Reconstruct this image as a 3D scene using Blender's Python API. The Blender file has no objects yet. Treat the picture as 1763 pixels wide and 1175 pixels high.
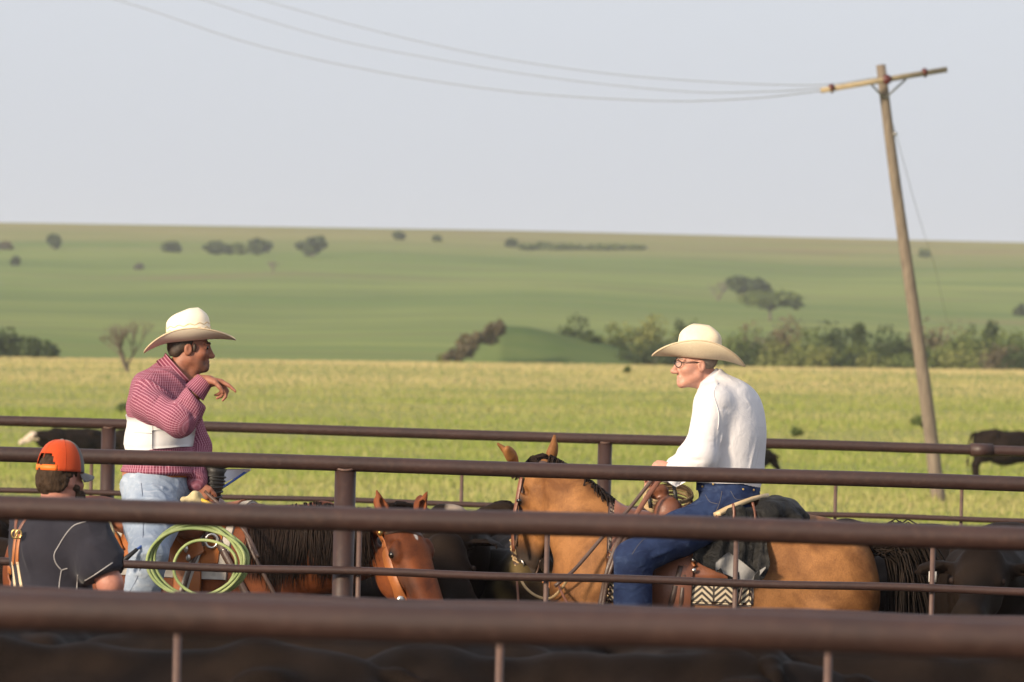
import bpy, bmesh, math, random
import numpy as np
from mathutils import Vector, Matrix
from mathutils.bvhtree import BVHTree
random.seed(11); RNG = np.random.default_rng(11)
sc = bpy.context.scene
COL = sc.collection
# ------------------------------------------------------------------ camera, sky, sun, exposure
FPX = 200.0 / 36.0 * 1763.0            # focal length measured in photo pixels
CAM_H = 2.13
ROLL = 0.0244
PITCH = 52.5 / FPX
Rw = np.array([1.0, 0, 0]); Uw = np.array([0, -math.sin(PITCH), math.cos(PITCH)])
FWD = np.array([0, math.cos(PITCH), math.sin(PITCH)])
CR = math.cos(ROLL) * Rw + math.sin(ROLL) * Uw
CU = -math.sin(ROLL) * Rw + math.cos(ROLL) * Uw
CAM = np.array([0.0, 0.0, CAM_H])
cd = bpy.data.cameras.new('camera'); cam = bpy.data.objects.new('camera', cd); COL.objects.link(cam)
cd.lens = 200; cd.sensor_width = 36; cd.clip_start = 0.5; cd.clip_end = 20000
mw = Matrix.Identity(4)
for i in range(3):
    mw[i][0] = CR[i]; mw[i][1] = CU[i]; mw[i][2] = -FWD[i]; mw[i][3] = CAM[i]
cam.matrix_world = mw
cd.dof.use_dof = True; cd.dof.focus_distance = 28.5; cd.dof.aperture_fstop = 7.0
sc.camera = cam
SUN_EL = math.radians(19); SUN_DIR = np.array([-0.70, -0.714, 0.0])
SUN_DIR = SUN_DIR / np.linalg.norm(SUN_DIR) * math.cos(SUN_EL); SUN_DIR[2] = math.sin(SUN_EL)
world = bpy.data.worlds.new('World'); sc.world = world; world.use_nodes = True
wn = world.node_tree.nodes; wl = world.node_tree.links
sky = wn.new('ShaderNodeTexSky'); sky.sky_type = 'NISHITA'; sky.sun_disc = False
sky.sun_elevation = SUN_EL; sky.sun_rotation = math.atan2(SUN_DIR[0], SUN_DIR[1])
sky.air_density = 1.0; sky.dust_density = 5.0; sky.ozone_density = 2.0
hs = wn.new('ShaderNodeHueSaturation'); hs.inputs['Saturation'].default_value = 0.55
mixw = wn.new('ShaderNodeMix'); mixw.data_type = 'RGBA'; mixw.inputs['Factor'].default_value = 0.50
mixw.inputs['B'].default_value = (8.1, 8.5, 9.6, 1)      # even veil of thin high cloud
wl.new(sky.outputs['Color'], hs.inputs['Color'])
wl.new(hs.outputs['Color'], mixw.inputs['A'])
wl.new(mixw.outputs['Result'], wn['Background'].inputs['Color'])
wn['Background'].inputs['Strength'].default_value = 0.086
sd = bpy.data.lights.new('sun', 'SUN'); sun = bpy.data.objects.new('sun', sd); COL.objects.link(sun)
sd.energy = 3.9; sd.angle = math.radians(8); sd.color = (1.0, 0.82, 0.60)
sun.rotation_euler = Vector(-SUN_DIR).to_track_quat('-Z', 'Y').to_euler()
sc.view_settings.view_transform = 'Standard'; sc.view_settings.look = 'None'
sc.view_settings.gamma = 1; sc.view_settings.use_curve_mapping = False
sc.view_settings.exposure = 0.70
sc.render.engine = 'CYCLES'
sc.cycles.use_denoising = True
sc.cycles.max_bounces = 6; sc.cycles.volume_bounces = 1
sc.cycles.transparent_max_bounces = 8

# ------------------------------------------------------------------ helpers
def P(px, py, d):
    """point at depth d seen at photo pixel (px, py)"""
    return CAM + (FWD + (px - 881.5) / FPX * CR - (py - 587.5) / FPX * CU) * d
def nrm(v):
    v = np.asarray(v, float); return v / (np.linalg.norm(v) + 1e-12)
def V3(*a): return np.array(a, float)
def setp(o, label=None, cat=None, group=None, kind=None):
    if label: o['label'] = label
    if cat: o['category'] = cat
    if group: o['group'] = group
    if kind: o['kind'] = kind
    return o
def thing(name, loc, label, cat, group=None):
    o = bpy.data.objects.new(name, None); COL.objects.link(o)
    o.location = [float(c) for c in loc]; o.empty_display_size = 0.2
    return setp(o, label, cat, group)
def origin(o):
    l = np.zeros(3)
    while o is not None:
        l += np.array(o.location); o = o.parent
    return l
def mesh_np(name, verts, faces, smooth=True):
    """faces: list of (n,3)/(n,4) arrays or list of tuples"""
    me = bpy.data.meshes.new(name)
    verts = np.asarray(verts, np.float32)
    if isinstance(faces, np.ndarray): faces = [faces]
    if faces and isinstance(faces[0], np.ndarray):
        loops = np.concatenate([f.ravel() for f in faces]).astype(np.int32)
        tot = np.concatenate([np.full(len(f), f.shape[1], np.int32) for f in faces])
    else:
        loops = np.array([i for f in faces for i in f], np.int32)
        tot = np.array([len(f) for f in faces], np.int32)
    start = np.concatenate([[0], np.cumsum(tot)[:-1]]).astype(np.int32)
    me.vertices.add(len(verts)); me.vertices.foreach_set('co', verts.ravel())
    me.loops.add(len(loops)); me.loops.foreach_set('vertex_index', loops)
    me.polygons.add(len(tot)); me.polygons.foreach_set('loop_start', start)
    try: me.polygons.foreach_set('loop_total', tot)
    except Exception: pass
    if smooth: me.polygons.foreach_set('use_smooth', np.ones(len(tot), bool))
    me.update(calc_edges=True); me.validate()
    return me
def obj(name, vf, mat, parent=None, smooth=True, loc=None, attrs=None):
    """world-space geometry linked as one mesh object under parent"""
    v, f = vf
    v = np.asarray(v, float)
    o0 = origin(parent) if parent is not None else (np.asarray(loc, float) if loc is not None else np.zeros(3))
    me = mesh_np(name, v - o0, f, smooth)
    if attrs:
        for k, a in attrs.items():
            at = me.attributes.new(k, 'FLOAT', 'POINT'); at.data.foreach_set('value', np.asarray(a, np.float32))
    me.materials.append(mat)
    o = bpy.data.objects.new(name, me); COL.objects.link(o)
    if parent is not None: o.parent = parent
    else: o.location = [float(c) for c in o0]
    return o
def join(*parts):
    vs, fs, n = [], [], 0
    for v, f in parts:
        v = np.asarray(v, float); vs.append(v)
        if isinstance(f, np.ndarray): f = [f]
        if len(f) and isinstance(f[0], np.ndarray):
            for a in f: fs += [tuple(int(i) + n for i in q) for q in a]
        else: fs += [tuple(i + n for i in q) for q in f]
        n += len(v)
    return np.concatenate(vs), fs
def smooth_path(pts, n):
    """Catmull-Rom resample"""
    pts = [np.asarray(p, float) for p in pts]
    if len(pts) < 3:
        return np.array([pts[0] + (pts[-1] - pts[0]) * t for t in np.linspace(0, 1, n)])
    q = [2 * pts[0] - pts[1]] + pts + [2 * pts[-1] - pts[-2]]
    out = []
    for t in np.linspace(0, len(pts) - 1 - 1e-9, n):
        i = int(t); u = t - i
        a, b, c, d = q[i], q[i + 1], q[i + 2], q[i + 3]
        out.append(0.5 * (2 * b + (c - a) * u + (2 * a - 5 * b + 4 * c - d) * u * u + (3 * b - a - 3 * c + d) * u ** 3))
    return np.array(out)
def tube(pts, rad, n=8, closed=False, caps=True, flat=None):
    """round tube; flat=(scale along ref) makes an elliptical section"""
    pts = np.asarray(pts, float); m = len(pts)
    rad = np.full(m, rad, float) if np.isscalar(rad) else np.asarray(rad, float)
    if closed: tan = np.roll(pts, -1, 0) - np.roll(pts, 1, 0)
    else: tan = np.gradient(pts, axis=0)
    tan /= np.linalg.norm(tan, axis=1, keepdims=True) + 1e-12
    ref = np.array([0, 0, 1.0]) if abs(tan[0][2]) < 0.9 else np.array([0, 1.0, 0])
    u = nrm(np.cross(tan[0], ref)); vs = []
    for i in range(m):
        u = u - tan[i] * np.dot(u, tan[i]); u = nrm(u); w = np.cross(tan[i], u)
        a = np.arange(n) * 2 * math.pi / n
        vs.append(pts[i] + rad[i] * (np.cos(a)[:, None] * u + np.sin(a)[:, None] * w))
    v = np.concatenate(vs); f = []
    rng = m if closed else m - 1
    for i in range(rng):
        j = (i + 1) % m
        for k in range(n):
            f.append((i * n + k, i * n + (k + 1) % n, j * n + (k + 1) % n, j * n + k))
    if caps and not closed:
        f.append(tuple(range(n - 1, -1, -1))); f.append(tuple((m - 1) * n + k for k in range(n)))
    return v, f
def strap(pts, nrms, width, thick):
    """flat strap along pts with outward normals nrms (box section)"""
    pts = np.asarray(pts, float); nr = np.asarray(nrms, float); m = len(pts)
    width = np.full(m, width, float) if np.isscalar(width) else np.asarray(width, float)
    tan = np.gradient(pts, axis=0); tan /= np.linalg.norm(tan, axis=1, keepdims=True) + 1e-12
    vs = []
    for i in range(m):
        s = nrm(np.cross(tan[i], nr[i])) * width[i] / 2; h = nrm(nr[i]) * thick / 2
        vs += [pts[i] - s - h, pts[i] + s - h, pts[i] + s * .86 + h, pts[i] - s * .86 + h]
    f = []
    for i in range(m - 1):
        for k in range(4):
            f.append((i * 4 + k, i * 4 + (k + 1) % 4, i * 4 + 4 + (k + 1) % 4, i * 4 + 4 + k))
    f.append((3, 2, 1, 0)); f.append(tuple((m - 1) * 4 + k for k in range(4)))
    return np.array(vs), f
def ball(c, r, n=10, m=7, R=None):
    c = np.asarray(c, float); r = np.asarray([r] * 3 if np.isscalar(r) else r, float)
    vs = [V3(0, 0, 1)]
    for i in range(1, m):
        for k in range(n):
            a, b = math.pi * i / m, 2 * math.pi * k / n
            vs.append(V3(math.sin(a) * math.cos(b), math.sin(a) * math.sin(b), math.cos(a)))
    vs.append(V3(0, 0, -1)); vs = np.array(vs) * r
    if R is not None: vs = vs @ np.asarray(R)
    f = [(0, 1 + k, 1 + (k + 1) % n) for k in range(n)]
    for i in range(m - 2):
        for k in range(n):
            f.append((1 + i * n + k, 1 + (i + 1) * n + k, 1 + (i + 1) * n + (k + 1) % n, 1 + i * n + (k + 1) % n))
    l = len(vs) - 1
    f += [(l, 1 + (m - 2) * n + (k + 1) % n, 1 + (m - 2) * n + k) for k in range(n)]
    return vs + c, f
def box(c, ax, ay, az, hx, hy, hz):
    c = np.asarray(c, float); v = []
    for sz in (-1, 1):
        for sx, sy in ((-1, -1), (1, -1), (1, 1), (-1, 1)):
            v.append(c + np.asarray(ax) * sx * hx + np.asarray(ay) * sy * hy + np.asarray(az) * sz * hz)
    return np.array(v), [(3, 2, 1, 0), (4, 5, 6, 7), (0, 1, 5, 4), (1, 2, 6, 5), (2, 3, 7, 6), (3, 0, 4, 7)]
def grid_faces(nu, nv, closed_u=False):
    f = []
    for i in range(nu if closed_u else nu - 1):
        j = (i + 1) % nu
        for k in range(nv - 1): f.append((i * nv + k, j * nv + k, j * nv + k + 1, i * nv + k + 1))
    return f
def thick_sheet(V, nu, nv, normals, t, closed_u=False):
    """turn a grid sheet (nu*nv points) into a closed slab of thickness t along normals"""
    V = np.asarray(V, float); N = np.asarray(normals, float); n = len(V)
    f = grid_faces(nu, nv, closed_u); v = np.concatenate([V, V - N * t])
    g = list(f) + [tuple(i + n for i in reversed(q)) for q in f]
    def rim(a):
        for x, y in zip(a[:-1], a[1:]): g.append((x, y, y + n, x + n))
    if not closed_u:
        rim([k for k in range(nv)][::-1]); rim([(nu - 1) * nv + k for k in range(nv)])
        rim([i * nv for i in range(nu)]); rim([i * nv + nv - 1 for i in range(nu)][::-1])
    else:
        rim([(i % nu) * nv for i in range(nu + 1)]); rim([(i % nu) * nv + nv - 1 for i in range(nu + 1)][::-1])
    return v, g
def sines(p, amp, freq, n=6, seed=0, stretch=(1, 1, 1)):
    r = np.random.default_rng(seed); o = 0
    q = p * np.asarray(stretch)
    for i in range(n):
        d = r.normal(size=3); d /= np.linalg.norm(d)
        fr = freq * r.uniform(.6, 1.6)
        o = o + np.sin(q @ d * fr + r.uniform(0, 6.28) + 1.3 * np.sin(q @ r.normal(size=3) * freq * .35))
    return amp * o / math.sqrt(n)

# ------------------------------------------------------------------ implicit surfaces: bodies grown as one continuous skin
class Field:
    def __init__(s, xs, ys, zs):
        s.x, s.y, s.z = [np.asarray(a, np.float32) for a in (xs, ys, zs)]
        s.f = np.full((len(s.x), len(s.y), len(s.z)), 0.6, np.float32)
    def _sl(s, lo, hi):
        out = []
        for a, l, h in zip((s.x, s.y, s.z), lo, hi):
            i = max(0, int(np.searchsorted(a, l)) - 1); j = min(len(a), int(np.searchsorted(a, h)) + 1)
            if j <= i: return None
            out.append(slice(i, j))
        return tuple(out)
    def _app(s, sl, d, k, sub=False):
        a = s.f[sl]
        if sub: a, d = -a, d
        if k > 0:
            h = np.maximum(k - np.abs(a - d), 0) / k
            r = np.minimum(a, d) - h * h * k * .25
        else: r = np.minimum(a, d)
        s.f[sl] = -r if sub else r
    def rc(s, a, b, ra, rb=None, k=.03, sub=False):
        a = np.asarray(a, np.float32); b = np.asarray(b, np.float32); rb = ra if rb is None else rb
        m = max(ra, rb) + k + .06
        sl = s._sl(np.minimum(a, b) - m, np.maximum(a, b) + m)
        if sl is None: return
        X = s.x[sl[0]][:, None, None]; Y = s.y[sl[1]][None, :, None]; Z = s.z[sl[2]][None, None, :]
        ab = b - a; L = float(ab @ ab) + 1e-9
        t = np.clip(((X - a[0]) * ab[0] + (Y - a[1]) * ab[1] + (Z - a[2]) * ab[2]) / L, 0, 1)
        d = np.sqrt((X - a[0] - t * ab[0]) ** 2 + (Y - a[1] - t * ab[1]) ** 2 + (Z - a[2] - t * ab[2]) ** 2) - (ra + (rb - ra) * t)
        s._app(sl, d.astype(np.float32), k, sub)
    def chain(s, pts, rs, k=.03):
        for i in range(len(pts) - 1): s.rc(pts[i], pts[i + 1], rs[i], rs[i + 1], k)
    def el(s, c, r, R=None, k=.03, sub=False):
        c = np.asarray(c, np.float32); r = np.asarray(r, np.float32)
        R = np.eye(3) if R is None else np.asarray(R, float)          # rows = axes
        ext = np.sqrt(((R * r[:, None]) ** 2).sum(0)) + k + .06
        sl = s._sl(c - ext, c + ext)
        if sl is None: return
        X = s.x[sl[0]][:, None, None] - c[0]; Y = s.y[sl[1]][None, :, None] - c[1]; Z = s.z[sl[2]][None, None, :] - c[2]
        q = [(X * R[i, 0] + Y * R[i, 1] + Z * R[i, 2]) / r[i] for i in range(3)]
        k0 = np.sqrt(q[0] ** 2 + q[1] ** 2 + q[2] ** 2) + 1e-6
        k1 = np.sqrt((q[0] / r[0]) ** 2 + (q[1] / r[1]) ** 2 + (q[2] / r[2]) ** 2) + 1e-6
        s._app(sl, (k0 * (k0 - 1) / k1).astype(np.float32), k, sub)
    def cut(s, pt, n):
        """remove the half space on the +n side of pt"""
        n = nrm(n); pt = np.asarray(pt)
        d = (s.x[:, None, None] - pt[0]) * n[0] + (s.y[None, :, None] - pt[1]) * n[1] + (s.z[None, None, :] - pt[2]) * n[2]
        s.f = np.maximum(s.f, d.astype(np.float32))
    def mesh(s, smooth=1):
        f = s.f; sg = f < 0
        c = np.zeros(tuple(n - 1 for n in f.shape), np.uint8)
        for i in (0, 1):
            for j in (0, 1):
                for k in (0, 1):
                    c += sg[i:f.shape[0] - 1 + i, j:f.shape[1] - 1 + j, k:f.shape[2] - 1 + k]
        act = (c > 0) & (c < 8); I = np.argwhere(act)
        ids = np.full(c.shape, -1, np.int32); ids[act] = np.arange(len(I))
        acc = np.zeros((len(I), 3)); cnt = np.zeros(len(I))
        def cp(o): 
            q = I + o; return np.stack([s.x[q[:, 0]], s.y[q[:, 1]], s.z[q[:, 2]]], 1), f[q[:, 0], q[:, 1], q[:, 2]]
        for a in range(3):
            for u in (0, 1):
                for w in (0, 1):
                    o0 = np.zeros(3, int); o0[(a + 1) % 3] = u; o0[(a + 2) % 3] = w
                    o1 = o0.copy(); o1[a] = 1
                    p0, v0 = cp(o0); p1, v1 = cp(o1); m = (v0 < 0) != (v1 < 0)
                    t = np.where(m, v0 / np.where(m, v0 - v1, 1), 0)[:, None]
                    acc += np.where(m[:, None], p0 + t * (p1 - p0), 0); cnt += m
        v = acc / cnt[:, None]; quads = []
        for a in range(3):
            b, d = (a + 1) % 3, (a + 2) % 3
            lo = [slice(None)] * 3; hi = [slice(None)] * 3
            lo[a] = slice(0, f.shape[a] - 1); hi[a] = slice(1, f.shape[a])
            A = sg[tuple(lo)]; B = sg[tuple(hi)]; E = np.argwhere(A != B)
            E = E[(E[:, b] > 0) & (E[:, d] > 0) & (E[:, b] < f.shape[b] - 1) & (E[:, d] < f.shape[d] - 1)]
            if not len(E): continue
            ins = A[E[:, 0], E[:, 1], E[:, 2]]
            def cell(db, dd):
                q = E.copy(); q[:, b] -= db; q[:, d] -= dd; return ids[q[:, 0], q[:, 1], q[:, 2]]
            q = np.stack([cell(1, 1), cell(0, 1), cell(0, 0), cell(1, 0)], 1)
            q[~ins] = q[~ins][:, ::-1]
            quads.append(q[(q >= 0).all(1)])
        q = np.concatenate(quads)
        if smooth:
            e = np.concatenate([q[:, [0, 1]], q[:, [1, 2]], q[:, [2, 3]], q[:, [3, 0]]])
            deg = np.bincount(e[:, 0], minlength=len(v)) + np.bincount(e[:, 1], minlength=len(v))
            for it in range(smooth):
                for lam in (.5, -.48):
                    sm = np.zeros_like(v)
                    for ax in range(3):
                        sm[:, ax] = np.bincount(e[:, 0], v[e[:, 1], ax], len(v)) + np.bincount(e[:, 1], v[e[:, 0], ax], len(v))
                    v = v + lam * (sm / np.maximum(deg, 1)[:, None] - v)
        return v, q
def vnormals(v, q):
    q = np.asarray(q)
    n = np.cross(v[q[:, 2]] - v[q[:, 0]], v[q[:, 3 if q.shape[1] > 3 else 1]] - v[q[:, 1]])
    o = np.zeros_like(v)
    for k in range(q.shape[1]):
        for ax in range(3): o[:, ax] += np.bincount(q[:, k], n[:, ax], len(v))
    return o / (np.linalg.norm(o, axis=1, keepdims=True) + 1e-12)
def axes(lo, hi, step, fine=None, fstep=None):
    """1-D coordinates with a finer stretch between fine[0] and fine[1]"""
    out = [lo]
    while out[-1] < hi:
        s = step
        if fine and fine[0] - step < out[-1] < fine[1]: s = fstep
        out.append(out[-1] + s)
    return out
def bvh_of(v, q):
    return BVHTree.FromPolygons([tuple(p) for p in np.asarray(v, float)], [tuple(int(i) for i in f) for f in q])
def cast(bvhs, px, py, lift=0.0):
    """first surface met by the view ray through a photo pixel, and its normal"""
    d = nrm(P(px, py, 1.0) - CAM); best = None
    for b in bvhs:
        h = b.ray_cast(Vector(CAM), Vector(d))
        if h[0] is not None and (best is None or h[3] < best[2]): best = (np.array(h[0]), np.array(h[1]), h[3])
    if best is None: return None
    n = best[1]
    if n @ d > 0: n = -n
    return best[0] + n * lift, n
def trace(bvhs, pix, n, lift, depth=None):
    """smooth pixel path laid on the surfaces -> points, normals (misses keep the last depth)"""
    pth = smooth_path([V3(a, b, 0) for a, b in pix], n)
    H_ = [cast(bvhs, q[0], q[1], lift) for q in pth]
    dp_ = [None if h is None else float((h[0] - CAM) @ FWD) for h in H_]
    known = [d for d in dp_ if d is not None]
    ref = depth if depth is not None else (float(np.median(known)) if known else 28.5)
    ok = [k for k in range(n) if dp_[k] is not None and abs(dp_[k] - ref) < .5]
    dd = np.interp(range(n), ok, [dp_[k] for k in ok]) if ok else np.full(n, ref)
    pts = [P(q[0], q[1], d) for q, d in zip(pth, dd)]
    ns = [H_[k][1] if k in ok else (H_[min(ok, key=lambda m: abs(m - k))][1] if ok else V3(0, -1, 0)) for k in range(n)]
    pts = np.array(pts); ns = np.array(ns)
    for _ in range(2):
        pts[1:-1] = (pts[:-2] + 2 * pts[1:-1] + pts[2:]) / 4; ns[1:-1] = (ns[:-2] + 2 * ns[1:-1] + ns[2:]) / 4
    return pts, ns

# ------------------------------------------------------------------ materials
def nodes(name):
    m = bpy.data.materials.new(name); m.use_nodes = True
    nt = m.node_tree; return m, nt, nt.nodes['Principled BSDF']
def ramp(nt, src, stops):
    r = nt.nodes.new('ShaderNodeValToRGB'); e = r.color_ramp.elements
    while len(e) < len(stops): e.new(0.5)
    for el, (p, c) in zip(e, stops): el.position = p; el.color = (*c, 1) if len(c) == 3 else c
    nt.links.new(src, r.inputs[0]); return r.outputs[0]
def coord(nt, kind='Object', scale=(1, 1, 1), rot=(0, 0, 0)):
    t = nt.nodes.new('ShaderNodeTexCoord'); mp = nt.nodes.new('ShaderNodeMapping')
    mp.inputs['Scale'].default_value = scale; mp.inputs['Rotation'].default_value = rot
    nt.links.new(t.outputs[kind], mp.inputs[0]); return mp.outputs[0]
def noise(nt, vec, scale, detail=4, rough=.55, dist=0):
    n = nt.nodes.new('ShaderNodeTexNoise'); n.inputs['Scale'].default_value = scale
    n.inputs['Detail'].default_value = detail; n.inputs['Roughness'].default_value = rough
    n.inputs['Distortion'].default_value = dist
    nt.links.new(vec, n.inputs['Vector']); return n.outputs[0]
def bump(nt, b, h, strength, dist=.01, prev=None):
    n = nt.nodes.new('ShaderNodeBump'); n.inputs['Strength'].default_value = strength
    n.inputs['Distance'].default_value = dist; nt.links.new(h, n.inputs['Height'])
    if prev: nt.links.new(prev, n.inputs['Normal'])
    nt.links.new(n.outputs[0], b.inputs['Normal']); return n.outputs[0]
def mixc(nt, fac, a, b, mode='MIX'):
    m = nt.nodes.new('ShaderNodeMix'); m.data_type = 'RGBA'; m.blend_type = mode
    for s, k in ((fac, 'Factor'), (a, 'A'), (b, 'B')):
        if isinstance(s, (int, float)): m.inputs[k].default_value = s
        elif isinstance(s, tuple): m.inputs[k].default_value = (*s, 1)
        else: nt.links.new(s, m.inputs[k])
    return m.outputs['Result']
def attr(nt, name):
    a = nt.nodes.new('ShaderNodeAttribute'); a.attribute_name = name; return a.outputs['Fac']
def mathn(nt, op, a, b=None):
    m = nt.nodes.new('ShaderNodeMath'); m.operation = op
    for i, s in enumerate((a, b)):
        if s is None: continue
        if isinstance(s, (int, float)): m.inputs[i].default_value = s
        else: nt.links.new(s, m.inputs[i])
    return m.outputs[0]
def simple(name, c1, c2=None, scale=20, rough=.6, bmp=0, bscale=60, spec=.4, stretch=(1, 1, 1), metal=0, sheen=0, bdist=.005):
    m, nt, b = nodes(name)
    v = coord(nt, scale=stretch)
    c2 = c2 or tuple(x * .7 for x in c1)
    nt.links.new(ramp(nt, noise(nt, v, scale, 5), [(.3, c1), (.7, c2)]), b.inputs['Base Color'])
    b.inputs['Roughness'].default_value = rough; b.inputs['Specular IOR Level'].default_value = spec
    b.inputs['Metallic'].default_value = metal
    if sheen: b.inputs['Sheen Weight'].default_value = sheen; b.inputs['Sheen Roughness'].default_value = .6
    if bmp: bump(nt, b, noise(nt, v, bscale, 4), bmp, bdist)
    return m
# ================================================================== TERRAIN
def sstep(t): t = np.clip(t, 0, 1); return t * t * (3 - 2 * t)
def terrain(x, d):
    x = np.asarray(x, float); d = np.asarray(d, float)
    px = 881 + x / np.maximum(d, 30) * FPX
    zc = CAM_H + np.interp(px, [-600, 0, 880, 1763, 2400], [0, 1.5, 13, 21, 22]) * 300 / FPX
    near = zc * sstep((d - 45) / 255) ** 1.6
    near = near + .05 * np.sin(x * .21 + d * .05) * np.sin(d * .11) * sstep((d - 40) / 40)
    dd = np.clip((d - 430) / 1170, 0, 1)
    e = -60 + 300 * dd ** .85
    e = e * np.interp(px, [0, 880, 1763], [.98, 1.0125, 1.015])
    e = e + (5 * np.sin(px * .004 + d * .004) + 3 * np.sin(px * .011 - d * .009 + 1)) * np.clip(dd * 3, 0, 1) * np.clip((1.0 - dd) * 5, 0, 1)
    hill = CAM_H + e * np.minimum(d, 1600) / FPX - np.maximum(d - 1600, 0) * .012
    t = sstep((d - 305) / 125)
    return np.where(d < 305, near, near * (1 - t) + hill * t)
def ground_hit(px, py, d0=25, d1=1700):
    for d in np.geomspace(d0, d1, 1500):
        p = P(px, py, d)
        if p[2] <= float(terrain(p[0], p[1])): return p
    return P(px, py, d1)
def sheet(ys, hw, nx):
    V = []; 
    for y in ys:
        xs = np.linspace(-1, 1, nx); xs = np.sign(xs) * np.abs(xs) ** 1.6 * hw(y)
        V.append(np.stack([xs, np.full(nx, y), terrain(xs, np.full(nx, y))], 1))
    return np.concatenate(V), grid_faces(len(ys), nx)
# pasture grass ground
m_pasture, nt, b = nodes('pasture_turf')
v = coord(nt, scale=(.35, 1, 1)); 
n1 = noise(nt, v, .16, 6, .6); n2 = noise(nt, coord(nt, scale=(1, 1, 1)), 2.5, 5, .65)
c = mixc(nt, ramp(nt, n1, [(.38, (0, 0, 0)), (.62, (1, 1, 1))]), (.200, .225, .046), (.290, .260, .095))
c = mixc(nt, ramp(nt, n2, [(.35, (0, 0, 0)), (.7, (.75, .75, .75))]), c, (.150, .185, .036))
nt.links.new(c, b.inputs['Base Color']); b.inputs['Roughness'].default_value = .9
b.inputs['Specular IOR Level'].default_value = .1
bump(nt, b, n2, .6, .08)
ys = list(np.arange(-40, 34, 6)) + list(np.geomspace(34, 428, 110))
setp(obj('pasture', sheet(ys, lambda y: 60 + abs(y) * .9, 41), m_pasture), kind='structure')
# hillside
m_hill, nt, b = nodes('hillside_grass')
v1 = coord(nt, scale=(.0028, .0085, .01)); v2 = coord(nt, scale=(.012, .05, .05))
sep = nt.nodes.new('ShaderNodeSeparateXYZ'); nt.links.new(coord(nt), sep.inputs[0])
na = noise(nt, v1, 1.6, 6, .66, .5); nb = noise(nt, v2, 1.2, 6, .65)
g = mixc(nt, ramp(nt, na, [(.37, (0, 0, 0)), (.64, (1, 1, 1))]), (.104, .154, .033), (.192, .224, .057))
g = mixc(nt, ramp(nt, nb, [(.44, (0, 0, 0)), (.66, (.75, .75, .75))]), g, (.086, .112, .032))
# drier, taller grass on the high ground
dry = mathn(nt, 'ADD', mathn(nt, 'MULTIPLY', sep.outputs[1], 1 / 620.0), mathn(nt, 'MULTIPLY', na, .9))
dry = ramp(nt, mathn(nt, 'SUBTRACT', dry, 2.62), [(.0, (0, 0, 0)), (.42, (.75, .75, .75))])
g = mixc(nt, dry, g, (.235, .185, .085))
# cattle trails: thin brown lines along the slope
w = nt.nodes.new('ShaderNodeTexNoise'); w.inputs['Scale'].default_value = 1; w.inputs['Detail'].default_value = 2
nt.links.new(coord(nt, scale=(.0012, .0085, 0)), w.inputs['Vector'])
tr = ramp(nt, w.outputs[0], [(.492, (0, 0, 0)), (.5, (.7, .7, .7)), (.508, (0, 0, 0))])
g = mixc(nt, tr, g, (.17, .115, .065))
nt.links.new(g, b.inputs['Base Color']); b.inputs['Roughness'].default_value = .95
b.inputs['Specular IOR Level'].default_value = .05
ys = list(np.linspace(428, 1640, 120)) + list(np.geomspace(1700, 7000, 10))
setp(obj('hillside', sheet(ys, lambda y: 200 + y * .8, 61), m_hill), kind='structure')
# trampled dirt of the pens
m_dirt, nt, b = nodes('pen_dirt')
v = coord(nt); n1 = noise(nt, v, 1.3, 8, .65)
nt.links.new(ramp(nt, n1, [(.3, (.030, .021, .015)), (.7, (.070, .050, .036))]), b.inputs['Base Color'])
b.inputs['Roughness'].default_value = .95; bump(nt, b, n1, .8, .06)
xs = np.linspace(-22, 22, 45); yy = np.linspace(2, 39.9, 39)
X, Y = np.meshgrid(xs, yy, indexing='ij')
V = np.stack([X.ravel(), Y.ravel(), (.02 + .012 * np.sin(X * 1.7) * np.sin(Y * 1.3)).ravel()], 1)
setp(obj('pen_ground', (V, grid_faces(45, 39)), m_dirt), kind='structure')
# grassy knoll (old pond bank) in the valley
def knoll():
    nu, nv = 60, 14; V = []
    for i in range(nu):
        px = 740 + (1170 - 740) * i / (nu - 1)
        top = np.interp(px, [740, 775, 800, 830, 862, 905, 960, 1020, 1080, 1130, 1170], [642, 632, 608, 583, 560, 563, 573, 586, 603, 622, 642])
        for j in range(nv):
            t = j / (nv - 1); d = 452 + 36 * t
            p = P(px, top, 470); zt = p[2]; zb = -2.5
            h = math.sin(min(1, t * 2.0) * math.pi / 2) if t < .5 else math.cos((t - .5) * math.pi)
            h = max(h, 0)
            V.append((p[0] * d / 470, d, zb + (zt - zb) * h ** .8 + .05 * math.sin(i * .35 + j)))
    return np.array(V), grid_faces(nu, nv)
m_kn = simple('knoll_grass', (.054, .094, .034), (.105, .128, .044), .22, .95, 0, spec=.05, stretch=(.4, 1, 1))
setp(obj('knoll', knoll(), m_kn), kind='structure')

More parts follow.
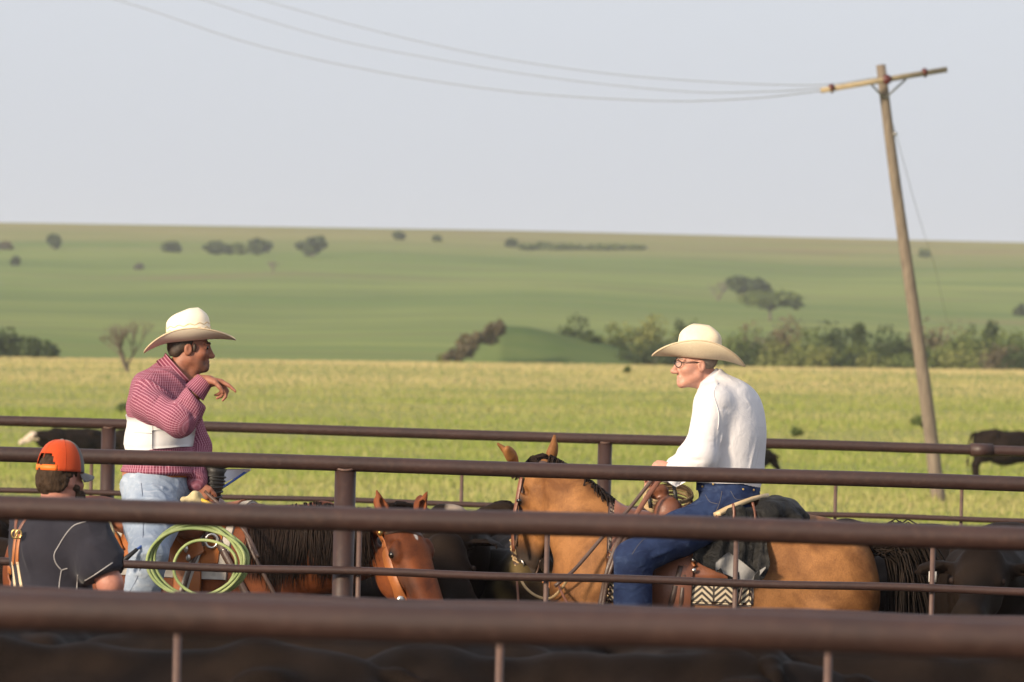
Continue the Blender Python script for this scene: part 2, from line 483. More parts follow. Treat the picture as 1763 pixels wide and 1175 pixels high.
# ================================================================== PASTURE GRASS (uncountable)
def grass():
    xs, ds, hs_, kind = [], [], [], []
    r = RNG
    n = 460000
    d = 41.5 * (330 / 41.5) ** r.random(n) ** .92
    hw = .0925 * d * 1.75 + 4
    x = r.uniform(-1, 1, n) * hw + 0.0
    # patchiness
    p = np.stack([x * .35, d, d * 0], 1)
    patch = sines(p, .5, .55, 7, 3) + sines(p, .35, 1.6, 6, 4)
    keep = r.random(n) < np.clip(.70 + .45 * patch, .12, 1); x, d, patch = x[keep], d[keep], patch[keep]
    n = len(x)
    h = (.070 + .070 * np.clip(patch + .4, 0, 1.6)) * r.uniform(.5, 1.35, n) * (1 - .25 * sstep((d - 150) / 150))
    w = (.005 + .00011 * d) * r.uniform(.7, 1.4, n)
    z = terrain(x, d)
    an = r.uniform(0, 6.28, n); lean = r.uniform(.05, .45, n) * h; la = r.uniform(0, 6.28, n)
    base = np.stack([x, d, z - .01], 1)
    side = np.stack([np.cos(an), np.sin(an) * .5, 0 * an], 1) * w[:, None]
    ln = np.stack([np.cos(la) * lean, np.sin(la) * lean, h], 1)
    mid = base + ln * .55 * np.array([.7, .7, 1.0]); tip = base + ln
    V = np.stack([base - side, base + side, mid - side * .8, mid + side * .8, tip], 1).reshape(-1, 3)
    o = np.arange(n)[:, None] * 5
    Q = o + np.array([[0, 1, 3, 2]]); T = o + np.array([[2, 3, 4]])
    straw = np.clip(.17 + .18 * sines(np.stack([x * .3, d, d * 0], 1), 1, .22, 6, 9) + .72 * sstep((d - 165) / 110) + .15 * r.normal(size=n), 0, 1)
    rnd = r.random(n)
    return V, [Q, T], np.repeat(straw, 5), np.repeat(rnd, 5), np.tile([0, 0, .6, .6, 1.0], n)
m_grass, nt, b = nodes('grass_blades')
gc = mixc(nt, attr(nt, 'rnd'), (.195, .250, .044), (.245, .295, .060))
gc = mixc(nt, attr(nt, 'straw'), gc, (.50, .40, .20))
nt.links.new(gc, b.inputs['Base Color']); b.inputs['Roughness'].default_value = .7; b.inputs['Specular IOR Level'].default_value = .15
tl = nt.nodes.new('ShaderNodeBsdfTranslucent'); nt.links.new(gc, tl.inputs[0])
ms = nt.nodes.new('ShaderNodeMixShader'); ms.inputs[0].default_value = .35
nt.links.new(b.outputs[0], ms.inputs[1]); nt.links.new(tl.outputs[0], ms.inputs[2])
nt.links.new(ms.outputs[0], nt.nodes['Material Output'].inputs[0])
gv, gf, gs, gr, gh = grass()
setp(obj('pasture_grass', (gv, gf), m_grass, smooth=False, attrs={'straw': gs, 'rnd': gr}), kind='stuff')

# ================================================================== FENCES
m_pipe, nt, b = nodes('brown_pipe')
v = coord(nt); vs_ = coord(nt, scale=(3, 3, 3))
n1 = noise(nt, v, 2.2, 6, .65); n2 = noise(nt, vs_, 16, 5, .7)
c = mixc(nt, ramp(nt, n1, [(.35, (0, 0, 0)), (.68, (1, 1, 1))]), (.043, .0195, .0150), (.026, .0130, .0105))
c = mixc(nt, ramp(nt, n2, [(.52, (0, 0, 0)), (.78, (.50, .50, .50))]), c, (.085, .040, .026))
nt.links.new(c, b.inputs['Base Color'])
nt.links.new(ramp(nt, n2, [(.3, (.42, .42, .42)), (.7, (.62, .62, .62))]), b.inputs['Roughness'])
b.inputs['Specular IOR Level'].default_value = .45
bump(nt, b, n2, .25, .003)
m_rod, nt, b = nodes('rusty_rod')
v = coord(nt); n2 = noise(nt, v, 30, 5, .7)
nt.links.new(ramp(nt, n2, [(.35, (.070, .040, .033)), (.7, (.115, .064, .046))]), b.inputs['Base Color'])
b.inputs['Roughness'].default_value = .6; bump(nt, b, n2, .3, .003)
m_weld = simple('weld_scale', (.07, .045, .04), (.15, .08, .055), 60, .6, .6, 120)
def fence(label, d, top, thin, posts, rods, sp, rpx, joint=None, ext=(-320, 2080), brk=None):
    """top: (y at x=0, y at x=1763) in the photo; everything stands at depth d"""
    y0, y1 = top
    def T(px, off=0.0):
        q = P(px, y0 + (y1 - y0) * px / 1763, d); return q - np.array([0, 0, off])
    base = T(881); base[2] = 0.0
    th = thing('pipe_fence', base, label, 'fence', 'pipe fences of the cattle pens')
    rr = .0365; n = 60
    X = np.linspace(ext[0], ext[1], n)
    wob = lambda a: .0022 * np.sin(a * .006 + d) 
    obj('top_rail', tube([T(x, wob(x)) for x in X], rr, 20), m_pipe, th)
    for off in thin:
        pass
        obj('rail', tube([T(x, off + 1.5 * wob(x * 2.3 + off * 50)) + np.array([0, -.062, 0]) for x in X], .0195, 12), m_pipe, th)
    for px in posts:
        t = T(px); t0 = t - np.array([0, 0, rr * .72]); g = t.copy(); g[2] = -.3
        up = np.array([0, .016, 0])
        o = obj('post', tube([g + up, t0 + up], .0508, 24), m_pipe, th)
        # saddle weld where the post is coped to the rail
        a = np.linspace(0, 2 * math.pi, 30)
        ring = np.array([t + up + np.array([.051 * math.cos(q), .051 * math.sin(q), -rr * .80 + .012 * math.cos(q) ** 2 - .0]) for q in a[:-1]])
        obj('weld', tube(ring, .006, 6, closed=True), m_weld, o)
    for px in rods:
        q = T(px); t = q - np.array([0, 0, thin[0] - .02]); g = q.copy(); g[2] = .05
        t[1] -= .032; g[1] -= .032
        obj('rod', tube([t, (t + g) / 2, g], .0125, 8), m_rod, th)
    if joint:
        for px in joint:
            a, bq = T(px - 19), T(px + 19)
            obj('coupling', tube([a, bq], rr * 1.28, 24), m_pipe, th, smooth=False)
    return th
SP = [.245, .49, .735, .98, 1.23]
f1 = fence('farthest brown pipe fence, between the riders and the open pasture', 40.3, (724.5, 777.5), SP, [187 - 855, 187, 1042, 1897], [-55, 160, 373, 585, 797, 1010, 1226, 1440, 1657, 1870], 0, 243, joint=[1690])
f2 = fence('brown pipe fence in front of the riders, its thick post beside the bay horse', 27.2, (781.5, 834), [.25, .51, .77, 1.03, 1.29], [595, 1860], [622, 945, 1270, 1608, 1930], 0, 360)
f3 = fence('blurred brown pipe fence crossing right in front of the man in the orange cap', 17.0, (875, 927), [.25, .57, .80, 1.04, 1.3], [-190, 1840], [312, 866, 1430], 0, 575, ext=(-500, 2260))
f4 = fence('nearest blurred pipe fence crossing the bottom of the photo above the cattle backs', 10.1, (1053, 1101), [.26, .52, .78, 1.04, 1.3], [-1500, 3200], [-420, 2350], 0, 970, ext=(-1600, 3300))

# ================================================================== UTILITY POLE AND WIRES
m_pole, nt, b = nodes('weathered_pole')
v = coord(nt, scale=(9, 9, .7)); n1 = noise(nt, v, 3, 6, .7)
nt.links.new(ramp(nt, n1, [(.3, (.085, .066, .050)), (.55, (.165, .130, .095)), (.75, (.235, .190, .138))]), b.inputs['Base Color'])
b.inputs['Roughness'].default_value = .9; bump(nt, b, n1, .6, .01)
m_arm = simple('crossarm_wood', (.26, .205, .13), (.34, .27, .165), 6, .9, .3, 40, stretch=(.4, 4, 4))
m_redpin = simple('red_insulator', (.085, .016, .014), (.06, .012, .012), 30, .45)
m_steel = simple('galvanised', (.30, .30, .29), (.22, .21, .2), 20, .5, metal=.6)
m_wire = simple('wire', (.19, .195, .21), (.17, .175, .19), 20, .6)
gp = ground_hit(1616, 866)
dp = gp[1]
pole = thing('utility_pole', gp, 'leaning wooden utility pole with a tilted crossarm in the pasture', 'utility pole')
top = P(1517, 112, dp); gb = gp + (gp - top) * .05
pp = np.array([gb + (top - gb) * t for t in np.linspace(0, 1, 14)])
pp[:, 0] += .02 * np.sin(np.linspace(0, 6, 14))
obj('shaft', tube(pp, np.linspace(.128, .080, 14), 18), m_pole, pole)
a0, a1 = P(1413, 157, dp - .55), P(1628, 121, dp + .25)
ax = nrm(a1 - a0); up = nrm(np.cross(np.cross(ax, V3(0, 0, 1)), ax)); fr = np.cross(up, ax)
ac = (a0 + a1) / 2 - fr * 0.0 + np.array([0, -.17, 0])
o = obj('crossarm', box(ac, ax, fr, up, np.linalg.norm(a1 - a0) / 2, .040, .046), m_arm, pole)
for px, py in ((1419, 156), (1605, 124)):
    c = P(px, py, dp - .35)
    c = ac + ax * ((c - ac) @ ax)
    i = obj('insulator', join(ball(c - fr * .0 + up * .02, (.060, .075, .066), 12, 8), tube([c - up * .075, c + up * .085], .025, 10)), m_redpin, pole)
ctr = ac + ax * ((P(1513, 137, dp) - ac) @ ax)
obj('centre_bolt', ball(ctr - np.array([0, .04, 0]), (.085, .05, .085), 12, 8), m_redpin, pole)
for (xa, ya) in ((1484, 150), (1552, 138)):
    s = ac + ax * ((P(xa, ya, dp) - ac) @ ax) - up * .05; e = P(1523, 170, dp - .1)
    obj('brace', strap([s, (s + e) / 2, e], [V3(0, -1, 0)] * 3, .035, .012), m_steel, pole)
obj('bolt', ball(P(1541, 231, dp - .05), .04, 8, 6), m_steel, pole)
def wire(pix, d0, d1, label, r0):
    pts = smooth_path([P(px, py, d0 + (d1 - d0) * t) for (px, py), t in zip(pix, np.linspace(0, 1, len(pix)))], 60)
    o = setp(obj('power_line', tube(pts, r0, 6), m_wire), label, 'wire', 'wires running off the utility pole')
    return o
wire([(-150, -95), (200, 0), (420, 72), (640, 122), (880, 158), (1130, 174), (1290, 170), (1416, 157)], 150, dp - .5, 'lowest of the three sagging power lines', .010)
wire([(0, -118), (350, 0), (560, 64), (760, 104), (960, 136), (1180, 158), (1320, 158), (1416, 152)], 150, dp - .5, 'middle of the three sagging power lines', .009)
wire([(100, -100), (450, 0), (640, 52), (830, 95), (1020, 124), (1200, 140), (1400, 147), (1510, 134)], 150, dp - .3, 'topmost of the three sagging power lines', .009)
wire([(1513, 137), (1530, 190), (1551, 262), (1575, 350), (1596, 418), (1612, 470), (1640, 600)], dp - .1, dp + 60, 'faint thin guy wire slanting down behind the pole', .0055)

# ================================================================== TREES AND SHRUBS
def leaf_mat(name, c1, c2, c3=None):
    m, nt, b = nodes(name)
    c = mixc(nt, attr(nt, 'rnd'), c1, c2)
    if c3: c = mixc(nt, attr(nt, 'tip'), c, c3)
    nt.links.new(c, b.inputs['Base Color']); b.inputs['Roughness'].default_value = .7; b.inputs['Specular IOR Level'].default_value = .2
    tl = nt.nodes.new('ShaderNodeBsdfTranslucent'); nt.links.new(c, tl.inputs[0])
    ms = nt.nodes.new('ShaderNodeMixShader'); ms.inputs[0].default_value = .25
    nt.links.new(b.outputs[0], ms.inputs[1]); nt.links.new(tl.outputs[0], ms.inputs[2])
    nt.links.new(ms.outputs[0], nt.nodes['Material Output'].inputs[0]); return m
m_leaf = {'dark': leaf_mat('dark_leaves', (.034, .052, .020), (.066, .092, .030)),
          'mid': leaf_mat('mid_leaves', (.075, .108, .030), (.130, .158, .046)),
          'olive': leaf_mat('olive_leaves', (.125, .150, .040), (.190, .195, .064)),
          'brown': leaf_mat('brown_leaves', (.098, .080, .046), (.150, .122, .068)),
          'grey': leaf_mat('grey_twigs', (.110, .100, .080), (.150, .140, .105))}
m_bark = simple('bark', (.10, .08, .065), (.16, .13, .10), 4, .95)
def crown(c, rx, ry, rz, n, leaf, lumps, seed, flat=.0):
    r = np.random.default_rng(seed)
    # lumps spread through the crown; leaves on and in every lump
    L = r.normal(size=(lumps, 3)); L /= np.linalg.norm(L, axis=1, keepdims=True); L *= r.uniform(.25, .85, (lumps, 1))
    L[:, 2] = np.abs(L[:, 2]) * r.choice([1, 1, -.7], lumps)
    lr = r.uniform(.26, .50, lumps)
    k = r.integers(0, lumps, n)
    q = r.normal(size=(n, 3)); q /= np.linalg.norm(q, axis=1, keepdims=True)
    q *= (r.uniform(.25, 1, (n, 1)) ** .5)
    p = (L[k] + q * lr[k][:, None]) * np.array([rx, ry, rz])
    if flat: p[:, 2] = np.where(p[:, 2] < -rz * flat, -rz * flat + .15 * p[:, 2], p[:, 2])
    p = p + np.asarray(c)
    a = r.normal(size=(n, 3)); a /= np.linalg.norm(a, axis=1, keepdims=True)
    bb = np.cross(a, r.normal(size=(n, 3))); bb /= np.linalg.norm(bb, axis=1, keepdims=True)
    s = leaf * r.uniform(.6, 1.4, (n, 1))
    V = np.stack([p - a * s, p - bb * s * .55, p + a * s, p + bb * s * .55], 1).reshape(-1, 3)
    F = np.arange(n * 4).reshape(-1, 4)
    rnd = np.clip(r.random(lumps)[k] * .7 + .3 * r.random(n), 0, 1)
    return (V, [F]), np.repeat(rnd, 4)
GC = 'trees and brush along the creek'
def tree(px, py_top, py_base, w_px, d, kind, label, cat='tree', name='tree', group=None, base=None, trunk=True, n=420, lumps=9, seed=0, low=.12, flat=0, leaf=.24):
    s = FPX / d
    b0 = P(px, py_base, d)
    gz = float(terrain(b0[0], b0[1])) if base is None else base
    H = P(px, py_top, d)[2] - gz
    root = thing(name, (b0[0], b0[1], gz), label, cat, group)
    rx = w_px / s / 2 * (1.55 if group == GC else 1.7 if group == 'dark thicket at the left edge' else 1.25); zc0 = gz + H * (low + (1 - low) / 2); rz = H * (1 - low) / 2 * 1.08
    vf, rnd = crown((b0[0], b0[1], zc0), rx * 1.12, rx, rz, n, leaf * (d / 470), lumps, seed + int(px), flat)
    o = obj('crown', vf, m_leaf[kind], root, smooth=False, attrs={'rnd': rnd})
    if trunk:
        r = random.Random(int(px) + seed); parts = []
        tz = zc0; t0 = V3(b0[0], b0[1], gz - .2)
        mid = V3(b0[0] + r.uniform(-.1, .1) * rx, b0[1], gz + H * max(low, .15))
        parts.append(tube([t0, mid], [H * .045 + .07, H * .032 + .05], 7))
        for k in range(4):
            e = V3(b0[0] + r.uniform(-.7, .7) * rx, b0[1] + r.uniform(-.5, .5) * rx, zc0 + r.uniform(-.2, .6) * rz)
            parts.append(tube([mid, (mid + e) / 2 + V3(r.uniform(-.1, .1), 0, .1), e], [H * .02 + .02, H * .013 + .01, .01], 5))
        obj('trunk', join(*parts), m_bark, root)
    return root
def bare_tree(px, py_top, py_base, d, label, name='bare_tree', seed=5, spread=.55, levels=4, gz=None, mat=None, cat='tree'):
    b0 = P(px, py_base, d); gz = float(terrain(b0[0], b0[1])) if gz is None else gz
    H = P(px, py_top, d)[2] - gz; r = random.Random(seed)
    root = thing(name, (b0[0], b0[1], gz), label, cat)
    trunks, twigs = [], []
    def grow(p, dr, L, rad, lv):
        e = p + dr * L; m = (p + e) / 2 + V3(r.gauss(0, .05), r.gauss(0, .05), 0) * L
        (trunks if lv > levels - 2 else twigs).append(tube([p, m, e], [rad, rad * .85, rad * .65], 5, caps=False))
        if lv == 0: return
        for k in range(3 if lv > 1 else 4):
            nd = nrm(dr + V3(r.gauss(0, spread), r.gauss(0, spread), r.uniform(-.1, .35)))
            grow(p + dr * L * r.uniform(.55, 1), nd, L * r.uniform(.55, .8), rad * .55, lv - 1)
    for k in range(4):
        grow(V3(b0[0] + r.uniform(-.12, .12), b0[1], gz - .05), nrm(V3(r.uniform(-.55, .55), r.uniform(-.4, .4), 1)), H * .36, H * .022, levels)
    obj('trunk', join(*trunks), m_bark, root); setp(obj('twigs', join(*twigs), mat or m_bark, root), kind='stuff')
    return root
GC = 'trees and brush along the creek'
D0 = 468
creek = [ # px, top, width, kind, depth offset, label
 (985, 551, 52, 'dark', 6, 'left one of two dark bushes on the slope behind the grassy knoll'),
 (1010, 549, 34, 'dark', 0, 'right one of two dark bushes on the slope behind the grassy knoll'),
 (1052, 566, 44, 'mid', 4, 'low green bush at the left end of the creek brush'),
 (1085, 550, 70, 'olive', 8, 'olive tree with a brownish top left of the white-shirted rider'),
 (1100, 585, 70, 'dark', -4, 'dark low brush in front of the olive creek tree'),
 (1128, 555, 60, 'olive', 2, 'yellowish creek tree just left of the right rider\'s hat brim'),
 (1180, 541, 40, 'dark', 14, 'thin dark treetop showing above the crown of the right rider\'s hat'),
 (1160, 585, 80, 'dark', -2, 'dark creek brush showing under and around the right rider\'s hat'),
 (1262, 570, 66, 'mid', 6, 'green creek tree just right of the right rider\'s hat'),
 (1292, 590, 70, 'dark', 0, 'dark creek tree behind the rear brim of the right rider\'s hat'),
 (1330, 553, 84, 'brown', 10, 'reddish brown tree in the creek brush under the spreading hill tree'),
 (1352, 592, 74, 'olive', -6, 'pale olive bush below the reddish brown creek tree'),
 (1395, 572, 62, 'mid', 2, 'medium green creek tree right of the reddish brown one'),
 (1418, 598, 60, 'olive', -8, 'small yellow green bush at the foot of the creek trees'),
 (1440, 560, 56, 'dark', 8, 'round dark creek tree midway to the utility pole'),
 (1478, 556, 34, 'dark', 12, 'narrow dark treetop rising a little above its neighbours'),
 (1490, 588, 56, 'mid', 0, 'medium green bush under the narrow dark treetop'),
 (1538, 572, 72, 'dark', -2, 'large dark rounded tree just left of the utility pole'),
 (1575, 600, 60, 'mid', -6, 'low green brush at the pole, left side'),
 (1612, 552, 66, 'brown', 14, 'reddish brown treetop right behind the leaning pole'),
 (1642, 590, 76, 'olive', -6, 'yellowish green bush just right of the leaning pole'),
 (1668, 566, 60, 'mid', 6, 'greyish green creek tree second right of the pole'),
 (1694, 555, 48, 'dark', 12, 'dark treetop toward the right end of the creek brush'),
 (1712, 585, 60, 'brown', 0, 'brownish brush near the right end of the creek line'),
 (1745, 578, 62, 'mid', 4, 'green creek tree at the right edge of the photo'),
 (1765, 600, 60, 'dark', -4, 'dark low brush at the right edge of the photo'),
 (1225, 592, 60, 'mid', 0, 'green brush behind the face of the right rider'),
 (1455, 602, 56, 'dark', -8, 'low dark shrub between two yellow green creek bushes'),
 (1510, 605, 50, 'olive', -9, 'small pale bush in front of the large dark rounded tree'),
]
for i, (px, ty, w, k, do, lb) in enumerate(creek):
    d = D0 + do; yb = 655 + (px - 1200) * .024 + 8
    tree(px, ty, yb, w, d, k, lb, 'bush' if ('bush' in lb or 'brush' in lb or 'shrub' in lb) else 'tree', 'creek_tree', GC, n=1700, lumps=22, seed=i, low=.10, trunk=True, leaf=.19)
for i, (px, ty, w, k, do, lb) in enumerate([(0, 568, 60, 'dark', 0, 'large dark bush at the left edge of the photo'), (38, 577, 44, 'dark', 4, 'second bush from the left edge in the dark thicket'),
        (66, 586, 40, 'dark', -4, 'rounded dark bush in the middle of the left thicket'), (90, 590, 30, 'dark', 2, 'small dark bush ending the left thicket'), (-40, 572, 60, 'dark', 2, 'dark bush just past the left edge of the photo')]):
    tree(px, ty, 630, w, 452 + do, k, lb, 'bush', 'bush', 'dark thicket at the left edge', n=1300, lumps=16, seed=40 + i, low=.02)
hill = [ # px, top, base, width, kind, label
 (92, 406, 428, 24, 'dark', 'small dark tree alone on the upper hill far left'),
 (292, 418, 436, 24, 'dark', 'round dark tree alone on the hill above the left rider\'s hat'),
 (379, 418, 439, 40, 'dark', 'low wide tree, left of the row of three on the hill'),
 (412, 422, 439, 28, 'mid', 'small paler tree in the middle of the row of three on the hill'),
 (445, 411, 440, 36, 'dark', 'tallest dark tree, right of the row of three on the hill'),
 (539, 408, 442, 44, 'dark', 'biggest lone dark tree on the upper hill'),
 (26, 444, 458, 9, 'dark', 'tiny dark shrub on the hill near the left edge'),
 (8, 418, 430, 18, 'brown', 'faint brownish shrub on the hill at the left edge'),
 (238, 456, 466, 10, 'grey', 'tiny grey shrub below the lone trees on the hill'),
 (686, 402, 413, 12, 'dark', 'tiny shrub high on the hill left of the dark hedge strip'),
 (752, 407, 416, 9, 'mid', 'faint green speck of a shrub near the skyline'),
 (879, 414, 426, 15, 'dark', 'small dark round shrub at the left end of the dark strip'),
 (1592, 432, 444, 12, 'mid', 'small shrub on the hill just right of the pole'),
 (1757, 528, 546, 14, 'dark', 'small dark shrub on the hill at the right edge'),
]
for i, (px, ty, by, w, k, lb) in enumerate(hill):
    h = ground_hit(px, by, 420)
    tree(px, ty, by, w, h[1], k, lb, 'tree' if 'tree' in lb else 'shrub', 'hill_tree' if 'tree' in lb else 'shrub', 'lone trees and shrubs on the hillside', n=800, lumps=12, seed=80 + i, low=.0)
h = ground_hit(1326, 552, 420)
tree(1326, 500, 552, 96, h[1], 'mid', 'spreading flat-topped tree on the slope above the creek', 'tree', 'hill_tree', n=1100, lumps=16, seed=130, low=.30, flat=.55)
h = ground_hit(1283, 522, 420)
tree(1278, 476, 522, 52, h[1], 'dark', 'dark tree with a bent crown beside the bare grey one', 'tree', 'hill_tree', n=700, lumps=10, seed=131, low=.2)
tree(1306, 484, 524, 34, h[1] + 4, 'dark', 'small dark tree crown just above the spreading tree', 'tree', 'hill_tree', n=420, lumps=7, seed=132, low=.15)
h = ground_hit(1236, 518, 420)
bare_tree(1236, 470, 518, h[1], 'bare brownish grey tree left of the dark hill tree', seed=8, spread=.6)
h = ground_hit(470, 470, 420)
bare_tree(470, 440, 470, h[1], 'small bare grey tree below the row of three', seed=18, spread=.6)
h = ground_hit(222, 640, 60)
bare_tree(220, 528, 640, max(h[1], 210), 'bare leafless tree behind the left rider\'s back', seed=26, spread=.42, levels=4)
# dark brushy draw near the skyline
for i, (px, w) in enumerate([(905, 40), (945, 50), (985, 56), (1025, 50), (1065, 44), (1095, 26)]):
    h = ground_hit(px, 431, 420)
    tree(px, 419.5 + i * .7, 431 + i * .4, w, h[1], 'mid', ['leftmost', 'second from left', 'third from left', 'fourth from left', 'fifth from left', 'rightmost'][i] + ' low bush in the dark strip below the skyline', 'bush', 'bush', 'low bushes in the dark strip near the skyline', n=300, lumps=8, seed=160 + i, low=0, trunk=False)
# reddish brown brush climbing the left end of the knoll
for i, (px, ty, w, lb) in enumerate([(782, 600, 34, 'lowest reddish brown bush at the foot of the knoll'), (800, 588, 34, 'second reddish brown bush climbing the knoll'), (812, 572, 34, 'third bush up the brown end of the knoll'),
        (830, 568, 36, 'darker brown bush halfway up the knoll'), (846, 556, 26, 'brown bush near the crest of the knoll'), (856, 551, 20, 'topmost small reddish bush on the knoll')]):
    b0 = P(px, ty + 34, 455)
    tree(px, ty, ty + 34, w, 455, 'brown', lb, 'bush', 'bush', 'brown brush on the end of the knoll', base=b0[2], n=300, lumps=7, seed=190 + i, low=0, trunk=False)
tree(762, 606, 632, 16, 455, 'olive', 'small yellowish bush left of the brown brush at the knoll', 'bush', 'bush', base=P(762, 628, 455)[2], n=200, lumps=5, seed=205, low=0, trunk=False)
# weeds in the near pasture
for i, (px, by, w, hgt, lb) in enumerate([(1372, 757, 18, 24, 'dark leafy weed in the grass right of the white shirt'), (1580, 745, 22, 30, 'green weed patch in the pasture beside the pole'), (215, 712, 24, 18, 'dark weed clump behind the left rider\'s back'),
        (1078, 644, 12, 10, 'small tuft on the far rim of the pasture')]):
    h = ground_hit(px, by, 42, 330)
    tree(px, by - hgt, by, w, h[1], 'mid', lb, 'weed', 'weed', n=160, lumps=6, seed=220 + i, low=0, trunk=False)

# ================================================================== HAZE
m_haze = bpy.data.materials.new('haze_air'); m_haze.use_nodes = True; nt = m_haze.node_tree
nt.nodes.remove(nt.nodes['Principled BSDF'])
pv = nt.nodes.new('ShaderNodeVolumePrincipled'); pv.inputs['Color'].default_value = (.93, .95, 1.0, 1)
pv.inputs['Density'].default_value = 0.00014; pv.inputs['Anisotropy'].default_value = .2
nt.links.new(pv.outputs[0], nt.nodes['Material Output'].inputs['Volume'])
setp(obj('haze', box((0, 3350, 10), (1, 0, 0), (0, 1, 0), (0, 0, 1), 6500, 3800, 70), m_haze, smooth=False), kind='stuff')
# ================================================================== HORSES
def coat(name, main, light, dark_legs, patt=7, muzzle=(.02, .016, .014)):
    m, nt, b = nodes(name)
    v = coord(nt); n1 = noise(nt, v, 5.0, 7, .62, .4); n2 = noise(nt, coord(nt, scale=(30, 30, 12)), 9, 3, .6)
    c = mixc(nt, ramp(nt, n1, [(.38, (0, 0, 0)), (.60, (1, 1, 1))]), main, light)
    c = mixc(nt, ramp(nt, n2, [(.35, (0, 0, 0)), (.75, (.45, .45, .45))]), c, tuple(x * .45 for x in main))
    c = mixc(nt, attr(nt, 'dark'), c, muzzle)
    c = mixc(nt, attr(nt, 'white'), c, (.55, .50, .45))
    nt.links.new(c, b.inputs['Base Color']); b.inputs['Roughness'].default_value = .62
    b.inputs['Specular IOR Level'].default_value = .2
    p_ = bump(nt, b, n1, .25, .03, None); bump(nt, b, noise(nt, coord(nt, scale=(60, 60, 24)), 8, 3, .7), .35, .003, p_); return m
m_bay = coat('bay_coat', (.078, .020, .007), (.190, .052, .014), None)
m_dun = coat('buckskin_coat', (.135, .052, .015), (.315, .140, .046), None)
m_hair = simple('black_mane_hair', (.010, .007, .006), (.026, .016, .012), 60, .6, spec=.08)
m_tail = simple('dark_tail_hair', (.009, .007, .0055), (.024, .015, .011), 50, .6, spec=.08)
m_eye = simple('dark_eye', (.006, .004, .003), (.012, .008, .005), 5, .12, spec=.6)
m_hoof = simple('hoof', (.06, .05, .04), (.035, .03, .026), 12, .6)
def frame(origin_, fwd, up=(0, 0, 1)):
    f = nrm(fwd); u = nrm(np.asarray(up) - f * np.dot(f, up)); s = np.cross(f, u)     # s = the animal's right side
    o = np.asarray(origin_, float)
    return (lambda F, S, U: o + f * F + s * S + u * U), np.array([f, s, u])
def horse_field(O, fwd, poll, nose, face, lo, hi, fine, ears=None):
    H, R = frame(O, fwd)
    Fd = Field(axes(lo[0], hi[0], .02, *fine[0]), axes(lo[1], hi[1], .02, *fine[1]), axes(lo[2], hi[2], .022, *fine[2]))
    k = .10
    # trunk
    Fd.el(H(-.42, 0, .98), (.66, .275, .30), R, k); Fd.el(H(-.62, 0, .94), (.46, .285, .29), R, k)
    Fd.el(H(.06, 0, 1.00), (.30, .215, .31), R, k)
    Fd.rc(H(.02, 0, 1.33), H(-.30, 0, 1.26), .075, .12, k)                   # withers
    Fd.rc(H(-.3, 0, 1.21), H(-.82, 0, 1.24), .13, .15, k)                    # back, loin
    Fd.el(H(-.93, 0, 1.16), (.36, .25, .26), R, k)                           # croup
    for s in (-1, 1):
        Fd.el(H(-1.08, .13 * s, 1.02), (.235, .155, .30), R, .08)           # buttock
        Fd.el(H(.06, .15 * s, 1.04), (.20, .095, .28), R, .07)              # shoulder blade
        Fd.el(H(.22, .11 * s, .93), (.10, .085, .13), R, .06)               # breast
        Fd.el(H(-.80, .16 * s, .86), (.17, .11, .20), R, .07)               # stifle
        so = .0
        Fd.chain([H(-1.04, .15 * s, .90), H(-1.06 - so, .145 * s, .72), H(-1.20 - so, .14 * s, .50)], [.15, .105, .058], .05)   # gaskin to hock
        Fd.chain([H(-1.20 - so, .14 * s, .53), H(-1.19 - so, .14 * s, .46), H(-1.14 - so, .14 * s, .19)], [.055, .048, .034], .03)
        Fd.chain([H(-1.14 - so, .14 * s, .19), H(-1.12 - so, .14 * s, .15), H(-1.06 - so, .14 * s, .06)], [.043, .038, .044], .02)
        Fd.rc(H(-1.07 - so, .14 * s, .06), H(-1.05 - so, .14 * s, .015), .052, .066, .02)
        Fd.chain([H(.10, .14 * s, .86), H(.10, .14 * s, .70), H(.11, .14 * s, .46)], [.115, .075, .052], .05)
        Fd.chain([H(.11, .14 * s, .46), H(.11, .14 * s, .40), H(.10, .14 * s, .18)], [.052, .040, .033], .03)
        Fd.chain([H(.10, .14 * s, .18), H(.10, .14 * s, .15), H(.15, .14 * s, .06)], [.042, .036, .042], .02)
        Fd.rc(H(.14, .14 * s, .06), H(.17, .14 * s, .015), .052, .066, .02)
    # neck from the withers and chest to the poll
    n = nrm(nose - poll); f = nrm(face - n * np.dot(face, n)); sd = np.cross(f, n)
    L = np.linalg.norm(nose - poll) / .60
    W = lambda s, ff, nn: poll + sd * s * L + f * ff * L + n * nn * L
    Rh = np.array([sd, f, n])
    cr0, cr1 = H(.02, 0, 1.30), W(0, -.03, .0)
    th0, th1 = H(.16, 0, 1.04), W(0, -.15, .10)
    up = V3(0, 0, 1); mid = (cr0 + cr1) / 2 + up * .035
    Fd.chain([cr0, mid, cr1], [.10, .075, .055], .06)
    mth = (th0 + th1) / 2
    Fd.chain([th0, mth, th1], [.15, .105, .060], .06)
    for t, r in ((.0, .185), (.25, .155), (.5, .13), (.72, .105)):
        a = cr0 * (1 - t) ** 2 + 2 * mid * t * (1 - t) + cr1 * t * t; bq = th0 * (1 - t) + th1 * t
        Fd.rc(a * .62 + bq * .38, a * .3 + bq * .7, r * .86, r * .86, .08)
    # head
    e = lambda c, r, k=.03, sub=False: Fd.el(W(*c), tuple(x * L for x in r), Rh, k, sub)
    c = lambda a, bb, r0, r1, k=.03, sub=False: Fd.rc(W(*a), W(*bb), r0 * L, r1 * L, k, sub)
    e((0, -.015, .12), (.084, .085, .150), .04)
    c((0, -.01, .13), (0, -.005, .48), .070, .050, .04); c((0, -.075, .24), (0, -.055, .48), .052, .040, .03)
